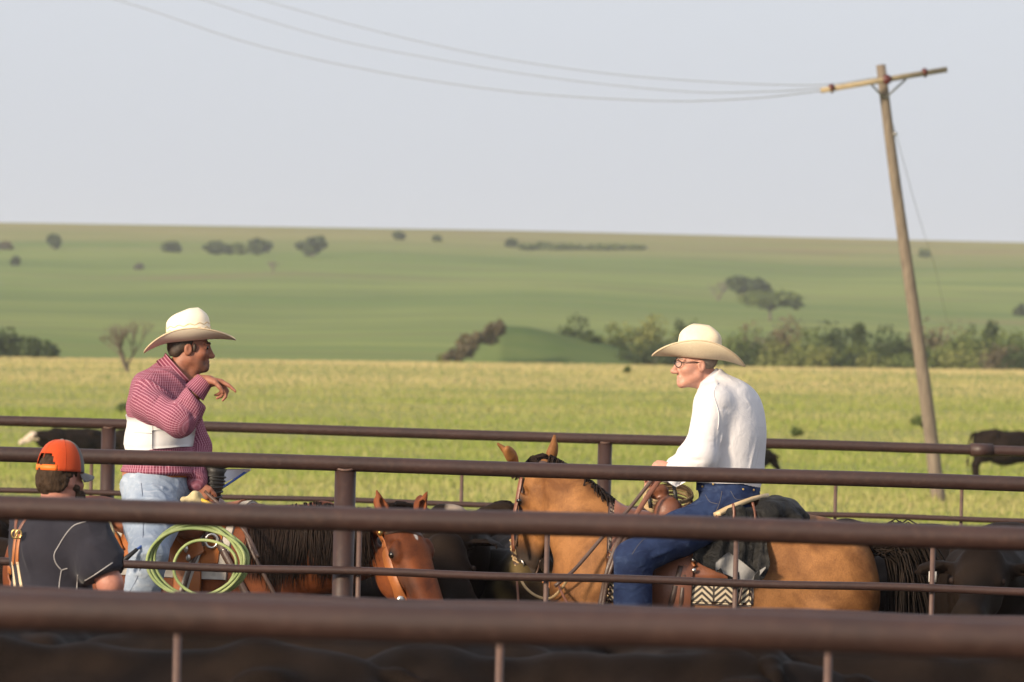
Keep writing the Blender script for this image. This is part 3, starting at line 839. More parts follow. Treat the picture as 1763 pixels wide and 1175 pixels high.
    c((-.035, .012, .17), (-.022, .012, .45), .045, .034, .03); c((.035, .012, .17), (.022, .012, .45), .045, .034, .03)
    for s in (-1, 1):
        e((.060 * s, -.100, .195), (.036, .108, .125), .018)                  # jowl
        c((.045 * s, -.15, .22), (.022 * s, -.085, .48), .032, .026, .03)
        c((.066 * s, -.02, .22), (.045 * s, -.02, .40), .014, .008, .02)     # facial crest
        e((.086 * s, .012, .155), (.024, .034, .045), .02)                   # eye socket bulge
        e((.100 * s, .008, .162), (.012, .019, .021), .008)                  # eyeball
        c((.082 * s, .035, .125), (.098 * s, .022, .15), .014, .012, .015)
        e((.082 * s, .000, .112), (.010, .022, .016), .02, True)               # hollow above the eye
        e((.042 * s, .005, .525), (.03, .035, .045), .02)
        e((.052 * s, .028, .545), (.014, .015, .026), .01, True)             # nostril
        # ear
        b0 = W(.055 * s, -.02, .015); tip = W(.095 * s, -.005, -.185)
        if ears: b0, tip = ears[s]
        m = b0 * .5 + tip * .5 + sd * s * .012
        Re = np.array([nrm(np.cross(nrm(tip - b0), f)), f, nrm(tip - b0)])
        el_ = np.linalg.norm(tip - b0); Fd.el(b0 * .60 + tip * .40, (.032 * L, .022 * L, .42 * el_), Re, .015)
        Fd.rc(b0 * .55 + tip * .45, tip, .026 * L, .0075, .015)
        Fd.el(b0 * .62 + tip * .38 + f * .022 * L, (.013 * L, .016 * L, .28 * el_), Re, .008, True)
    c((0, -.01, .50), (0, -.03, .56), .056, .048, .03)
    c((-.02, -.075, .53), (.02, -.075, .53), .03, .03, .02)
    c((-.05, -.045, .555), (.05, -.045, .555), .006, .006, .008, True)       # mouth line
    return Fd, H, R, W, L, (n, f, sd)
def horse_attrs(v, H, R, O, W, poll, n, f, sd, L, star=None, mz=.44):
    q = (v - poll) @ np.array([sd, f, n]).T / L                              # head coordinates
    head = (q[:, 2] > -.22) & (q[:, 2] < .7) & (np.abs(q[:, 0]) < .16) & (np.abs(q[:, 1]) < .26)
    dark = np.where(head, sstep((q[:, 2] - mz) / .12) * .95, 0)
    ear = (q[:, 2] < -.03) & (q[:, 2] > -.22) & (np.abs(q[:, 0]) > .03) & (np.abs(q[:, 0]) < .13) & (np.abs(q[:, 1]) < .07)
    dark = np.maximum(dark, np.where(ear, sstep((-q[:, 2] - .14) / .05) * .8 , 0))
    z = (v - O) @ R.T
    dark = np.maximum(dark, sstep((.62 - z[:, 2]) / .15) * .95 * (np.abs(q[:, 2]) > -9) * (~head))
    for s in (-1, 1):
        de = np.linalg.norm((q - np.array([.10 * s, .010, .16])) * np.array([.8, 1, 1]), axis=1)
        dark = np.maximum(dark, sstep((.040 - de) / .024) * .8 * head)
    if star is not None:
        for s in (-1, 1):
            de = np.linalg.norm((q - np.array([.066 * s, -.005, .28])) * np.array([.8, 1.0, .5]), axis=1)
            dark = np.maximum(dark, sstep((.062 - de) / .045) * .62 * head)
    w = np.zeros(len(v))
    if star is not None:
        ds = np.sqrt(((q[:, 0] - star[0]) / .008) ** 2 + ((q[:, 2] - star[1]) / .017) ** 2)
        w = np.where(head & (q[:, 1] > 0), sstep((1.25 - ds) / .5), 0)
    return {'dark': dark, 'white': w}
def hair_bundle(paths, r0, n=4):
    return join(*[tube(p, np.concatenate([np.linspace(r0, r0 * .8, len(p) - 2), [r0 * .5, r0 * .12]]), n, caps=False) for p in paths])

# ---- right horse: buckskin, side on, facing left
DR = 28.9
OR = P(1071, 900, DR); OR[2] = .02
fwR = nrm(V3(-1, .03, 0))
pollR = P(928, 806, DR + .30); noseR = P(903, 998, DR + .48); faceR = V3(-.72, .69, .0)
FdR, HR, RR, WR, LR, (nR, fR, sR) = horse_field(OR, fwR, pollR, noseR, faceR,
    (P(840, 900, DR)[0], OR[1] - .45, -.02), (P(1545, 900, DR)[0], OR[1] + 1.0, 2.0),
    (((P(845, 0, DR)[0], P(985, 0, DR)[0]), .0065), ((OR[1] + .15, OR[1] + .75), .008), ((P(0, 1010, DR)[2], P(0, 745, DR)[2]), .0065)),
    {-1: (P(896, 800, DR + .22), P(857, 764, DR + .18)), 1: (P(946, 806, DR + .33), P(955, 749, DR + .33))} if np.dot(np.cross(nrm(faceR - nrm(noseR - pollR) * np.dot(faceR, nrm(noseR - pollR))), nrm(noseR - pollR)), V3(1, 0, 0)) > 0 else {1: (P(896, 800, DR + .22), P(857, 764, DR + .18)), -1: (P(946, 806, DR + .33), P(955, 749, DR + .33))})
vR, qR = FdR.mesh(2)
horseR = thing('horse', OR, 'buckskin horse standing side on, ridden by the man in the white shirt', 'horse', 'saddled horses')
obj('body', (vR, qR), m_dun, horseR, attrs=horse_attrs(vR, HR, RR, OR, WR, pollR, nR, fR, sR, LR, mz=.33))
bvR = bvh_of(vR, qR)
for s in (-1, 1): obj('eye', ball(WR(.103 * s, .009, .163), .020, 10, 8), m_eye, horseR)
# ---- left horse: bay, turned a little toward us, head low
DL = 28.6
OL = P(425, 900, DL); OL[2] = .02
fwL = nrm(V3(.90, -.42, 0))
pollL = P(686, 898, DL - .42); noseL = P(764, 1108, DL - .68); faceL = V3(.60, -.80, .0)
FdL, HL, RL, WL, LL, (nL, fL, sL) = horse_field(OL, fwL, pollL, noseL, faceL,
    (P(425, 0, DL)[0] - 1.35, OL[1] - 1.15, -.02), (P(825, 0, DL)[0], OL[1] + .95, 1.75),
    (((P(615, 0, DL)[0], P(775, 0, DL)[0]), .0065), ((OL[1] - 1.05, OL[1] - .2), .008), ((P(0, 1110, DL)[2], P(0, 835, DL)[2]), .0065)),
    {(1 if np.dot(np.cross(nrm(faceL - nrm(noseL - pollL) * np.dot(faceL, nrm(noseL - pollL))), nrm(noseL - pollL)), V3(q_, 0, 0)) > 0 else -1): e_ for q_, e_ in ((-1, (P(664, 894, DL - .44), P(649, 846, DL - .44))), (1, (P(716, 892, DL - .30), P(735, 848, DL - .30))))})
vL, qL = FdL.mesh(2)
horseL = thing('horse', OL, 'bay horse with a black mane and white star, lowering its head toward us', 'horse', 'saddled horses')
obj('body', (vL, qL), m_bay, horseL, attrs=horse_attrs(vL, HL, RL, OL, WL, pollL, nL, fL, sL, LL, star=(.004, .115)))
bvL = bvh_of(vL, qL)
for s in (-1, 1): obj('eye', ball(WL(.103 * s, .009, .163), .020, 10, 8), m_eye, horseL)
# bay mane: locks fall over the near side of the neck
r = random.Random(3); paths = []
for i in range(760):
    t = r.random(); x0 = 432 + t * 205
    y0 = 874 + 5 * math.sin(t * 9) + r.uniform(-6, 16)
    ln = r.uniform(70, 150) * (1 - .35 * abs(t - .45)); sw = r.uniform(-18, 8) + 10 * math.sin(t * 14)
    pix = [(x0, y0), (x0 + sw * .25 + r.uniform(-3, 3), y0 + ln * .35), (x0 + sw * .6 + r.uniform(-4, 4), y0 + ln * .7), (x0 + sw + r.uniform(-6, 6), y0 + ln)]
    h0 = cast([bvL], x0, y0 + 14, .02)
    if h0 is None: continue
    pts, _ = trace([bvL], pix, 7, .012 + .022 * r.random(), depth=(h0[0] - CAM) @ FWD)
    paths.append(pts)
setp(obj('mane', hair_bundle(paths, .0046, 3), m_hair, horseL), kind='stuff')
paths = []
for i in range(70):                                   # forelock
    a = r.uniform(-1, 1)
    b0 = WL(a * .045, -.02, -.005 + r.uniform(-.02, .02)); b1 = WL(a * .06 + r.uniform(-.02, .02), .085, .05)
    b2 = WL(a * .06 - .02 + r.uniform(-.03, .03), .095, .055 + r.uniform(0, .03))
    paths.append(smooth_path([b0, b0 * .4 + b1 * .6 + fL * .02, b1, b2], 6))
setp(obj('forelock', hair_bundle(paths, .005), m_hair, horseL), kind='stuff')
def tail(H, dock, ends, n, seed, r0=.006):
    r = random.Random(seed); out = []
    for i in range(n):
        a = dock[0] + (dock[1] - dock[0]) * r.random() + np.array([r.gauss(0, .02), r.gauss(0, .02), r.gauss(0, .015)])
        t = r.random(); e = ends[0] + (ends[1] - ends[0]) * t + np.array([r.gauss(0, .03), r.gauss(0, .05), r.gauss(0, .10)])
        m1 = a + (e - a) * .30 + np.array([.05 * (1 - t) + .04, r.gauss(0, .03), .16 + .12 * t]); m2 = a + (e - a) * .68 + np.array([.05, r.gauss(0, .03), .12 * t + .05])
        out.append(smooth_path([a, m1, m2, e], 8))
    return out
dk = [P(1492, 936, DR - .02), P(1520, 950, DR - .08)]
en = [P(1522, 1215, DR - .1), P(1668, 1165, DR - .05)]
setp(obj('tail', hair_bundle(tail(HR, dk, en, 620, 5), .0052, 3), m_tail, horseR), kind='stuff')
dk = [HL(-1.27, -.02, 1.2), HL(-1.29, .02, 1.1)]; en = [HL(-1.42, -.1, .45), HL(-1.36, .12, .4)]
setp(obj('tail', hair_bundle(tail(HL, dk, en, 140, 6), .008), m_tail, horseL), kind='stuff')
# buckskin mane: short dark roach along the crest, forelock between the ears
paths = []
cr0, cr1 = HR(.0, 0, 1.41), WR(0, -.05, -.07)
for i in range(560):
    t = r.random() ** 1.2; mid_ = (cr0 + cr1) / 2 + V3(0, 0, .042)
    a = cr0 * (1 - t) ** 2 + 2 * mid_ * t * (1 - t) + cr1 * t * t + V3(0, r.gauss(0, .018), -.03)
    g = V3(r.uniform(.01, .06), r.uniform(-.02 if t > .42 else -.10, .16), r.uniform(-.11, .0)) * (1.2 - .55 * t)
    paths.append(smooth_path([a, a + V3(.012, .01, .045), a + g * .5 + V3(0, 0, .03), a + g], 6))
setp(obj('mane', hair_bundle(paths, .0058, 3), m_hair, horseR), kind='stuff')
paths = []
for i in range(60):
    a = r.uniform(-1, 1); b0 = WR(a * .05, -.035, -.03)
    paths.append(smooth_path([b0, WR(a * .05, .01, -.055 + r.uniform(-.02, .015)), WR(a * .055, .08, .02), WR(a * .06, .10, .09)], 6))
setp(obj('forelock', hair_bundle(paths, .0045, 3), m_hair, horseR), kind='stuff')

# ================================================================== CATTLE
m_cow, nt, b = nodes('black_hide')
v = coord(nt); n1 = noise(nt, v, 2.6, 6, .6); n2 = noise(nt, coord(nt, scale=(26, 26, 14)), 7, 4, .65)
oi = nt.nodes.new('ShaderNodeObjectInfo')
c = mixc(nt, ramp(nt, n1, [(.40, (0, 0, 0)), (.72, (1, 1, 1))]), (.0085, .0060, .0048), (.0200, .0130, .0095))
c = mixc(nt, ramp(nt, n2, [(.50, (0, 0, 0)), (.80, (.45, .45, .45))]), c, (.045, .030, .022))
c = mixc(nt, attr(nt, 'mud'), c, (.16, .115, .050))
c = mixc(nt, attr(nt, 'pale'), c, (.52, .42, .33))
nt.links.new(c, b.inputs['Base Color']); b.inputs['Roughness'].default_value = .55
b.inputs['Specular IOR Level'].default_value = .03
bump(nt, b, n2, .35, .01)
m_tag = simple('ear_tag', (.75, .70, .62), (.66, .62, .55), 9, .5)
def cow_mesh(yaw, pitch, hz, seed, pale=False, mud=False, step=.026, tail_swing=.0, ear=0):
    """steer in local coordinates (F along x, right side -y): one continuous skin"""
    Fd = Field(axes(-1.35, 2.15, step), axes(-.95, .95, step), axes(-.02, 1.85, step))
    H = lambda F, S, U: V3(F, -S, U); k = .10
    Fd.el(H(-.05, 0, .93), (.80, .37, .39), k=k); Fd.el(H(-.30, 0, .88), (.50, .38, .37), k=k)
    Fd.el(H(.55, 0, .98), (.36, .29, .40), k=k); Fd.el(H(-.72, 0, 1.04), (.34, .29, .31), k=k)
    Fd.chain([H(.62, 0, 1.30), H(.1, 0, 1.27), H(-.5, 0, 1.29), H(-.88, 0, 1.27)], [.085, .085, .095, .07], k)
    for s in (-1, 1):
        Fd.el(H(-.58, .22 * s, 1.24), (.12, .08, .085), k=.07)
        Fd.el(H(-.95, .13 * s, 1.14), (.10, .08, .12), k=.07)
        Fd.el(H(-.80, .17 * s, .86), (.24, .14, .30), k=.08)
        Fd.el(H(.58, .20 * s, .98), (.20, .11, .30), k=.07)
        Fd.chain([H(-.86, .17 * s, .75), H(-1.0, .16 * s, .50), H(-.96, .16 * s, .18), H(-.90, .16 * s, .06)], [.13, .068, .046, .052], .04)
        Fd.rc(H(-.90, .16 * s, .06), H(-.86, .16 * s, .01), .055, .07, .02)
        Fd.chain([H(.60, .16 * s, .72), H(.60, .16 * s, .42), H(.58, .16 * s, .16), H(.62, .16 * s, .06)], [.11, .062, .045, .052], .04)
        Fd.rc(H(.62, .16 * s, .06), H(.66, .16 * s, .01), .055, .07, .02)
    cy, sy, cp, sp = math.cos(yaw), math.sin(yaw), math.cos(pitch), math.sin(pitch)
    pol = H(.95 + .38 * math.cos(yaw * .6), .38 * math.sin(yaw * .6), hz)
    nk = H(.80, 0, 1.08)
    Fd.chain([nk, (nk + pol) / 2 + V3(0, 0, -.02), pol - V3(0, 0, .05)], [.26, .20, .145], .08)
    Fd.chain([H(.82, 0, .78), (H(.85, 0, .85) + pol) / 2 - V3(0, 0, .12)], [.12, .10], .08)
    n = V3(cy * cp, -sy * cp, -sp); f = V3(cy * sp, -sy * sp, cp); sd = np.cross(f, n); sd = -sd
    W = lambda s, ff, nn: pol + sd * s + f * ff + n * nn
    Rh = np.array([sd, f, n])
    Fd.el(W(0, -.02, .10), (.125, .10, .15), Rh, .04)
    Fd.rc(W(-.04, .05, .0), W(.04, .05, .0), .06, .06, .04)
    Fd.rc(W(0, -.02, .15), W(0, -.02, .40), .10, .072, .05)
    Fd.el(W(0, -.03, .45), (.085, .075, .075), Rh, .04)
    for s in (-1, 1):
        Fd.el(W(.07 * s, -.09, .17), (.05, .075, .12), Rh, .04)
        Fd.rc(W(.05 * s, -.11, .2), W(.03 * s, -.075, .43), .04, .035, .03)
        Fd.el(W(.112 * s, .005, .155), (.026, .03, .04), Rh, .02)
        Fd.el(W(.046 * s, .01, .50), (.018, .018, .018), Rh, .01, True)
        b0 = W(.10 * s, -.02, .0); tip = W(.33 * s - ear * .08 * s, -.05 + ear * .9, -.015 - ear)
        ax = nrm(tip - b0); Re = np.array([ax, nrm(np.cross(ax, n)), n])
        Fd.rc(b0, b0 * .7 + tip * .3, .03, .03, .03)
        Fd.el(b0 * .42 + tip * .58, (.125, .030, .068), Re, .02)
        Fd.el(b0 * .40 + tip * .60 + n * .035 , (.085, .022, .045), Re, .01, True)
    tw = tail_swing
    Fd.chain([H(-1.0, 0, 1.28), H(-1.10, .02 * tw, 1.24), H(-1.16, .12 * tw, 1.0), H(-1.16, .22 * tw, .6)], [.05, .036, .028, .022], .03)
    Fd.rc(H(-1.16, .22 * tw, .6), H(-1.16, .22 * tw, .42), .05, .02, .03)
    v, q = Fd.mesh(2)
    v = v + vnormals(v, q) * (sines(v, .010, 9, 6, seed) + sines(v, .005, 24, 6, seed + 3))[:, None]
    hq = (v - pol) @ Rh.T
    pl = np.zeros(len(v))
    if pale:
        pl = sstep((hq[:, 2] + .10) / .04) * (np.abs(hq[:, 0]) < .155) * (hq[:, 2] < .6) * sstep((.20 - np.abs(hq[:, 1])) / .03)
    if pale == 'poll': pl = pl * sstep((.09 - hq[:, 2]) / .03) * sstep((-hq[:, 0] * 1 + .02) / .03) * .55 * (np.abs(hq[:, 0]) < .11)
    md = np.zeros(len(v))
    if mud:
        md = sstep((-v[:, 0] - .75) / .2) * np.clip(sines(v, .5, 22, 8, 5) + .22, 0, 1) * .9
    me = mesh_np('cow', v, q)
    for nm, a in (('mud', md), ('pale', pl)):
        at = me.attributes.new(nm, 'FLOAT', 'POINT'); at.data.foreach_set('value', np.asarray(a, np.float32))
    me.materials.append(m_cow)
    em = mesh_np('eye', *ball((0, 0, 0), .019, 10, 8)); em.materials.append(m_hair)
    eyes = [W(.128 * s, .006, .158) for s in (-1, 1)]
    return me, em, eyes, W(.26, -.02, .0)
KINDS = {'level': cow_mesh(.15, .55, 1.25, 1, tail_swing=.3), 'low': cow_mesh(-.35, .95, 1.02, 2, tail_swing=-.5), 'up': cow_mesh(.5, .75, 1.42, 3, mud=True, tail_swing=.9),
         'side': cow_mesh(-1.0, .7, 1.22, 4), 'pale': cow_mesh(.3, .5, 1.15, 5, pale=True), 'poll': cow_mesh(.1, .75, 1.40, 6, pale='poll', ear=.11), 'alert': cow_mesh(.12, .7, 1.36, 7, ear=.07, tail_swing=-.4)}
def cow(kind, loc, heading, scale, label, group=None, tag=False, eyes=True):
    """heading in degrees: 0 faces right in the picture, 90 faces away from us"""
    me, em, ey, ear = KINDS[kind]
    o = bpy.data.objects.new('cow', me); COL.objects.link(o)
    o.location = [float(c) for c in loc]; o.rotation_euler = (0, 0, math.radians(heading)); o.scale = (scale,) * 3
    setp(o, label, 'cow', group)
    if eyes:
        for e in ey:
            c = bpy.data.objects.new('eye', em); COL.objects.link(c); c.parent = o; c.location = [float(a) for a in e]
    if tag:
        t = mesh_np('ear_tag', *box(ear + V3(0, 0, -.05), (1, 0, 0), (0, 1, 0), (0, 0, 1), .005, .020, .027), smooth=False); t.materials.append(m_tag)
        c = bpy.data.objects.new('ear_tag', t); COL.objects.link(c); c.parent = o
    return o
def at(px, d):
    p = P(px, 640, d); return V3(p[0], p[1], .02)
GP = 'black cattle crowded in the pens'
# behind the second fence: blurred backs along the bottom
cow('level', at(70, 18.9), 78, 0.935, 'blurred dark cow with its back to us at the bottom left corner', GP)
cow('alert', at(300, 18.6), 112, 0.815, 'blurred black cow, ears up, at the bottom below the green rope coil', GP)
cow('low', at(560, 18.6), 160, 0.902, 'blurred black cow lying across the view at the bottom under the bay', GP)
cow('alert', at(640, 18.7), 96, 0.815, 'blurred black cow with raised ears below the bay horse\'s head', GP)
cow('level', at(930, 19.0), 70, 0.926, 'blurred cow back at the bottom just right of the photo\'s middle', GP)
cow('low', at(1200, 18.9), 104, 0.935, 'blurred black cow at the bottom below the herringbone blanket', GP)
cow('alert', at(1370, 18.7), 84, 0.81, 'blurred cow with its ears up left of the right bottom rod', GP)
cow('level', at(1560, 18.4), 12, 0.893, 'long blurred brownish cow back at the bottom below the buckskin\'s rump', GP)
cow('side', at(1760, 19.0), 120, 0.935, 'blurred black cow at the bottom right corner', GP)
cow('low', at(210, 17.9), 172, 0.893, 'blurred black cow nearest the camera, along the bottom at the left', GP)
cow('level', at(1010, 18.0), 186, 0.888, 'blurred black cow nearest the camera, along the bottom in the middle', GP)
# around and behind the horses
cow('poll', at(806, 30.6), -92, .945, 'black cow with two rounded ears and a pale poll between the horses', GP, eyes=True)
cow('alert', at(596, 30.1), -60, .87, 'black cow right behind the bay horse\'s face, one ear showing', GP)
cow('up', at(905, 30.2), 97, .90, 'mud flecked cow rump turned to us under the buckskin\'s muzzle, tail hanging', GP)
cow('side', at(880, 33.0), 170, .86, 'dark cow between the bay horse and the muddy rump', GP)
cow('level', at(1600, 31.6), 25, .955, 'dark brown cow whose back rises above the rail behind the buckskin\'s rump', GP)
cow('low', at(1655, 29.7), 205, .86, 'black cow behind the buckskin\'s tail with a round dark ear', GP)
cow('level', at(1728, 29.3), -97, .97, 'black cow facing us at the right edge of the pen', GP, tag=True)
cow('level', at(1830, 31.8), 10, .88, 'black cow at the right edge behind the one facing us', GP)
cow('side', at(1450, 32.8), 15, .86, 'black cow hidden behind the buckskin\'s hindquarters', GP)
cow('level', at(600, 32.6), 5, .87, 'black cow behind the bay horse\'s neck', GP)
cow('low', at(20, 29.8), 175, .86, 'black cow behind the back of the man in the orange cap', GP)
cow('level', at(150, 31.5), 10, .94, 'dark cow behind the left rider\'s back, its hump by the fence post', GP)
cow('side', at(-60, 31.9), 0, .87, 'black cow at the left edge of the pen', GP)
cow('level', at(390, 32.9), 185, .86, 'black cow standing beyond the bay horse and its saddle', GP)
cow('low', at(1180, 32.8), 10, .86, 'black cow beyond the buckskin and its rider', GP)
# out on the pasture
GF = 'cattle grazing loose on the pasture'
def field_cow(kind, px, d, heading, sc_, label, sink=.5):
    h = P(px, 640, d); h[2] = float(terrain(h[0], d)); h[2] -= sink
    cow(kind, h, heading, sc_, label, GF)
field_cow('pale', 128, 112, 212, .64, 'black cow with a pale face out in the pasture at the left', .22)
field_cow('low', 262, 114, 186, .72, 'black cow in the pasture half hidden by the left rider\'s back brace', .32)
field_cow('low', 1750, 113, 10, .80, 'black cow grazing in the pasture at the right edge', .06)
field_cow('low', 1264, 113, 20, .68, 'black cow in the pasture mostly hidden behind the white shirt', .28)
# ================================================================== PEOPLE
def skin_mat(name, c1, c2):
    m, nt, b = nodes(name); v = coord(nt)
    n1 = noise(nt, v, 30, 6, .7); n2 = noise(nt, v, 140, 4, .7)
    c = mixc(nt, ramp(nt, n1, [(.35, (0, 0, 0)), (.68, (1, 1, 1))]), c1, c2)
    c = mixc(nt, attr(nt, 'stubble'), c, (.060, .040, .032))
    nt.links.new(c, b.inputs['Base Color']); b.inputs['Roughness'].default_value = .5
    b.inputs['Subsurface Weight'].default_value = .12; b.inputs['Subsurface Radius'].default_value = (.012, .005, .003)
    b.inputs['Subsurface Scale'].default_value = .6; b.inputs['Specular IOR Level'].default_value = .35
    p_ = bump(nt, b, n1, .4, .006); bump(nt, b, n2, .35, .0025, p_); return m
m_skin_tan = skin_mat('tanned_skin', (.300, .125, .075), (.235, .090, .056))
m_skin_pale = skin_mat('pink_skin', (.500, .265, .195), (.430, .200, .140))
m_skin_red = skin_mat('ruddy_skin', (.400, .185, .130), (.330, .135, .095))
m_hair_brown = simple('brown_hair', (.026, .016, .010), (.055, .034, .021), 55, .75, .8, 110, stretch=(1, 1, .4), bdist=.01, spec=.12)
m_hair_dark = simple('dark_hair', (.030, .020, .015), (.060, .040, .028), 60, .6, .6, 120, stretch=(1, 1, .4))
m_hair_grey = simple('grey_hair', (.26, .21, .17), (.17, .13, .10), 60, .7, .4, 120)
def fabric(name, c1, c2, weave=420, scale=6, rough=.9, b1=.35, stretch=(1, 1, 1)):
    m, nt, b = nodes(name); v = coord(nt, scale=stretch); n1 = noise(nt, v, scale, 5, .6); n2 = noise(nt, coord(nt), weave, 2, .6)
    n3 = noise(nt, v, scale * 3.2, 3, .5, .6)
    nt.links.new(ramp(nt, n1, [(.3, c1), (.7, c2)]), b.inputs['Base Color']); b.inputs['Roughness'].default_value = rough
    b.inputs['Specular IOR Level'].default_value = .15; b.inputs['Sheen Weight'].default_value = .1
    p = bump(nt, b, n3, b1, .014); bump(nt, b, n2, .25, .0012, p); return m
m_white_shirt = fabric('white_cotton', (.64, .62, .625), (.60, .58, .59), 500, 5, b1=.42)
m_wrap = fabric('elastic_wrap', (.62, .61, .61), (.58, .57, .58), 300, 4, b1=.15)
m_navy = fabric('navy_knit', (.015, .015, .022), (.022, .021, .029), 500, 5, b1=.35)
m_piping = simple('grey_piping', (.30, .29, .29), (.24, .23, .23), 30, .8)
def denim(name, c1, c2, fade, worn):
    m, nt, b = nodes(name); v = coord(nt); n1 = noise(nt, v, 9, 6, .65); n2 = noise(nt, coord(nt, scale=(1, 1, .35)), 300, 3, .6)
    n3 = noise(nt, coord(nt, scale=(1, 1, 1.6)), 14, 3, .5, .8)
    c = mixc(nt, ramp(nt, n1, [(.36, (0, 0, 0)), (.70, (1, 1, 1))]), c1, c2)
    c = mixc(nt, ramp(nt, n3, [(.52, (0, 0, 0)), (.75, (worn, worn, worn))]), c, fade)
    nt.links.new(c, b.inputs['Base Color']); b.inputs['Roughness'].default_value = .9; b.inputs['Specular IOR Level'].default_value = .12
    p = bump(nt, b, n3, .5, .016); bump(nt, b, n2, .3, .0015, p); return m
m_denim = denim('blue_denim', (.013, .020, .055), (.024, .040, .095), (.060, .088, .165), .5)
m_faded = denim('faded_denim', (.215, .265, .345), (.300, .350, .425), (.43, .47, .53), .6)
m_stitch = simple('denim_seam', (.10, .085, .075), (.07, .075, .10), 80, .8)
m_stitch2 = simple('faded_seam', (.17, .20, .26), (.14, .17, .23), 80, .8)
# pink checked cloth: stripes follow the cloth along arms and trunk
m_plaid, nt, b = nodes('pink_striped_cloth')
st = attr(nt, 'stripe'); s2 = attr(nt, 'cross')
def lines(src, period, lo, hi):
    fr = mathn(nt, 'FRACT', mathn(nt, 'MULTIPLY', src, 1.0 / period)); return ramp(nt, fr, [(lo, (0, 0, 0)), (lo + .08, (1, 1, 1)), (hi, (1, 1, 1)), (hi + .08, (0, 0, 0))])
c = mixc(nt, lines(st, .0125, .60, .80), (.215, .050, .076), (.42, .24, .30))
c = mixc(nt, lines(st, .0125, .14, .32), c, (.105, .028, .062))
c = mixc(nt, mathn(nt, 'MULTIPLY', lines(s2, .0125, .4, .66), .45), c, (.36, .19, .25))
n3 = noise(nt, coord(nt), 17, 3, .5, .7)
nt.links.new(c, b.inputs['Base Color']); b.inputs['Roughness'].default_value = .9; b.inputs['Specular IOR Level'].default_value = .12
bump(nt, b, n3, .4, .014)
m_straw, nt, b = nodes('straw_hat')
v = coord(nt); n2 = noise(nt, coord(nt, scale=(1, 1, 3)), 130, 3, .6); n1 = noise(nt, v, 9, 4)
c = mixc(nt, ramp(nt, n1, [(.35, (0, 0, 0)), (.7, (1, 1, 1))]), (.76, .65, .47), (.70, .57, .39))
nt.links.new(mixc(nt, ramp(nt, n2, [(.4, (0, 0, 0)), (.75, (.4, .4, .4))]), c, (.50, .36, .20)), b.inputs['Base Color'])
b.inputs['Roughness'].default_value = .65; bump(nt, b, n2, .35, .002)
m_cream, nt, b = nodes('cream_hat')
n2 = noise(nt, coord(nt, scale=(1, 1, 3)), 120, 3, .6)
nt.links.new(mixc(nt, ramp(nt, n2, [(.4, (0, 0, 0)), (.8, (.35, .35, .35))]), (.80, .70, .54), (.66, .54, .37)), b.inputs['Base Color'])
b.inputs['Roughness'].default_value = .6; bump(nt, b, n2, .3, .002)
m_band = simple('hat_vent', (.50, .36, .19), (.62, .48, .28), 90, .8, .5, 150)
m_tape = simple('hat_edge', (.60, .47, .30), (.50, .38, .24), 60, .7)
m_leather = simple('brown_leather', (.190, .070, .035), (.125, .045, .024), 14, .42, .35, 90, spec=.5)
m_oleather = simple('orange_leather', (.36, .125, .035), (.27, .085, .024), 12, .45, .3, 80, spec=.5)
m_dleather = simple('dark_leather', (.055, .030, .022), (.085, .048, .034), 14, .45, .3, 90, spec=.5)
m_black = simple('black_rubber', (.011, .010, .010), (.022, .021, .020), 25, .5, .4, 60)
m_silver = simple('silver_metal', (.62, .60, .56), (.45, .43, .40), 40, .28, metal=1)
m_brass = simple('brass_metal', (.60, .42, .16), (.45, .30, .11), 40, .3, metal=1)
m_glass = simple('smoked_lens', (.03, .025, .022), (.02, .018, .016), 4, .1, spec=.6)
m_clear = simple('clear_lens', (.8,.8,.8), (.8,.8,.8), 4, .05)
m_clear.node_tree.nodes['Principled BSDF'].inputs['Alpha'].default_value = .12
def head_prims(Fd, C, f, up, nose=1.0, skinny=1.0, sc_=1.0):
    H, R = frame(C, f, up)                              # H(f, s, u)
    W = lambda s, ff, u: H(ff * sc_, s * sc_, u * sc_)
    Rb = np.array([R[1], R[0], R[2]])                   # rows s, f, u
    e = lambda c, r, k=.02, sub=False: Fd.el(W(*c), tuple(x * sc_ for x in r), Rb, k, sub)
    c = lambda a, bb, r0, r1, k=.02, sub=False: Fd.rc(W(*a), W(*bb), r0 * sc_, r1 * sc_, k, sub)
    e((0, -.015, .040), (.075, .096, .084)); e((0, .030, -.035), (.060 * skinny, .066, .080), .03)
    for s in (-1, 1):
        c((.048 * s * skinny, .002, -.060), (.016 * s, .070, -.100), .020, .017, .025)
        e((.046 * s * skinny, .056, -.030), (.020, .026, .018), .025)
        e((.034 * s, .094, .002), (.018, .018, .013), .012, True)
        e((.033 * s, .076, .001), (.013, .013, .011), .004)
        c((.016 * s, .088, .020), (.046 * s, .074, .020), .010, .008, .012)
        e((.013 * s, .103, -.044), (.010, .013, .009), .008)
        e((.074 * s, -.012, -.012), (.010, .021, .031), .006)
        e((.083 * s, -.006, -.010), (.005, .011, .019), .004, True)
        c((.030 * s, .092, -.046), (.034 * s, .078, -.078), .004, .004, .012, True)      # nose to mouth fold
    c((0, .086, .014), (0, .108 * nose, -.036), .010, .0125, .014)
    e((0, .110 * nose, -.040), (.012, .014, .011), .010)
    e((0, .086, -.070), (.024, .014, .009), .010); e((0, .086, -.083), (.021, .013, .009), .010)
    c((-.020, .099, -.0765), (.020, .099, -.0765), .0022, .0022, .005, True)
    e((0, .076, -.104), (.021, .020, .017), .02)
    return W, Rb
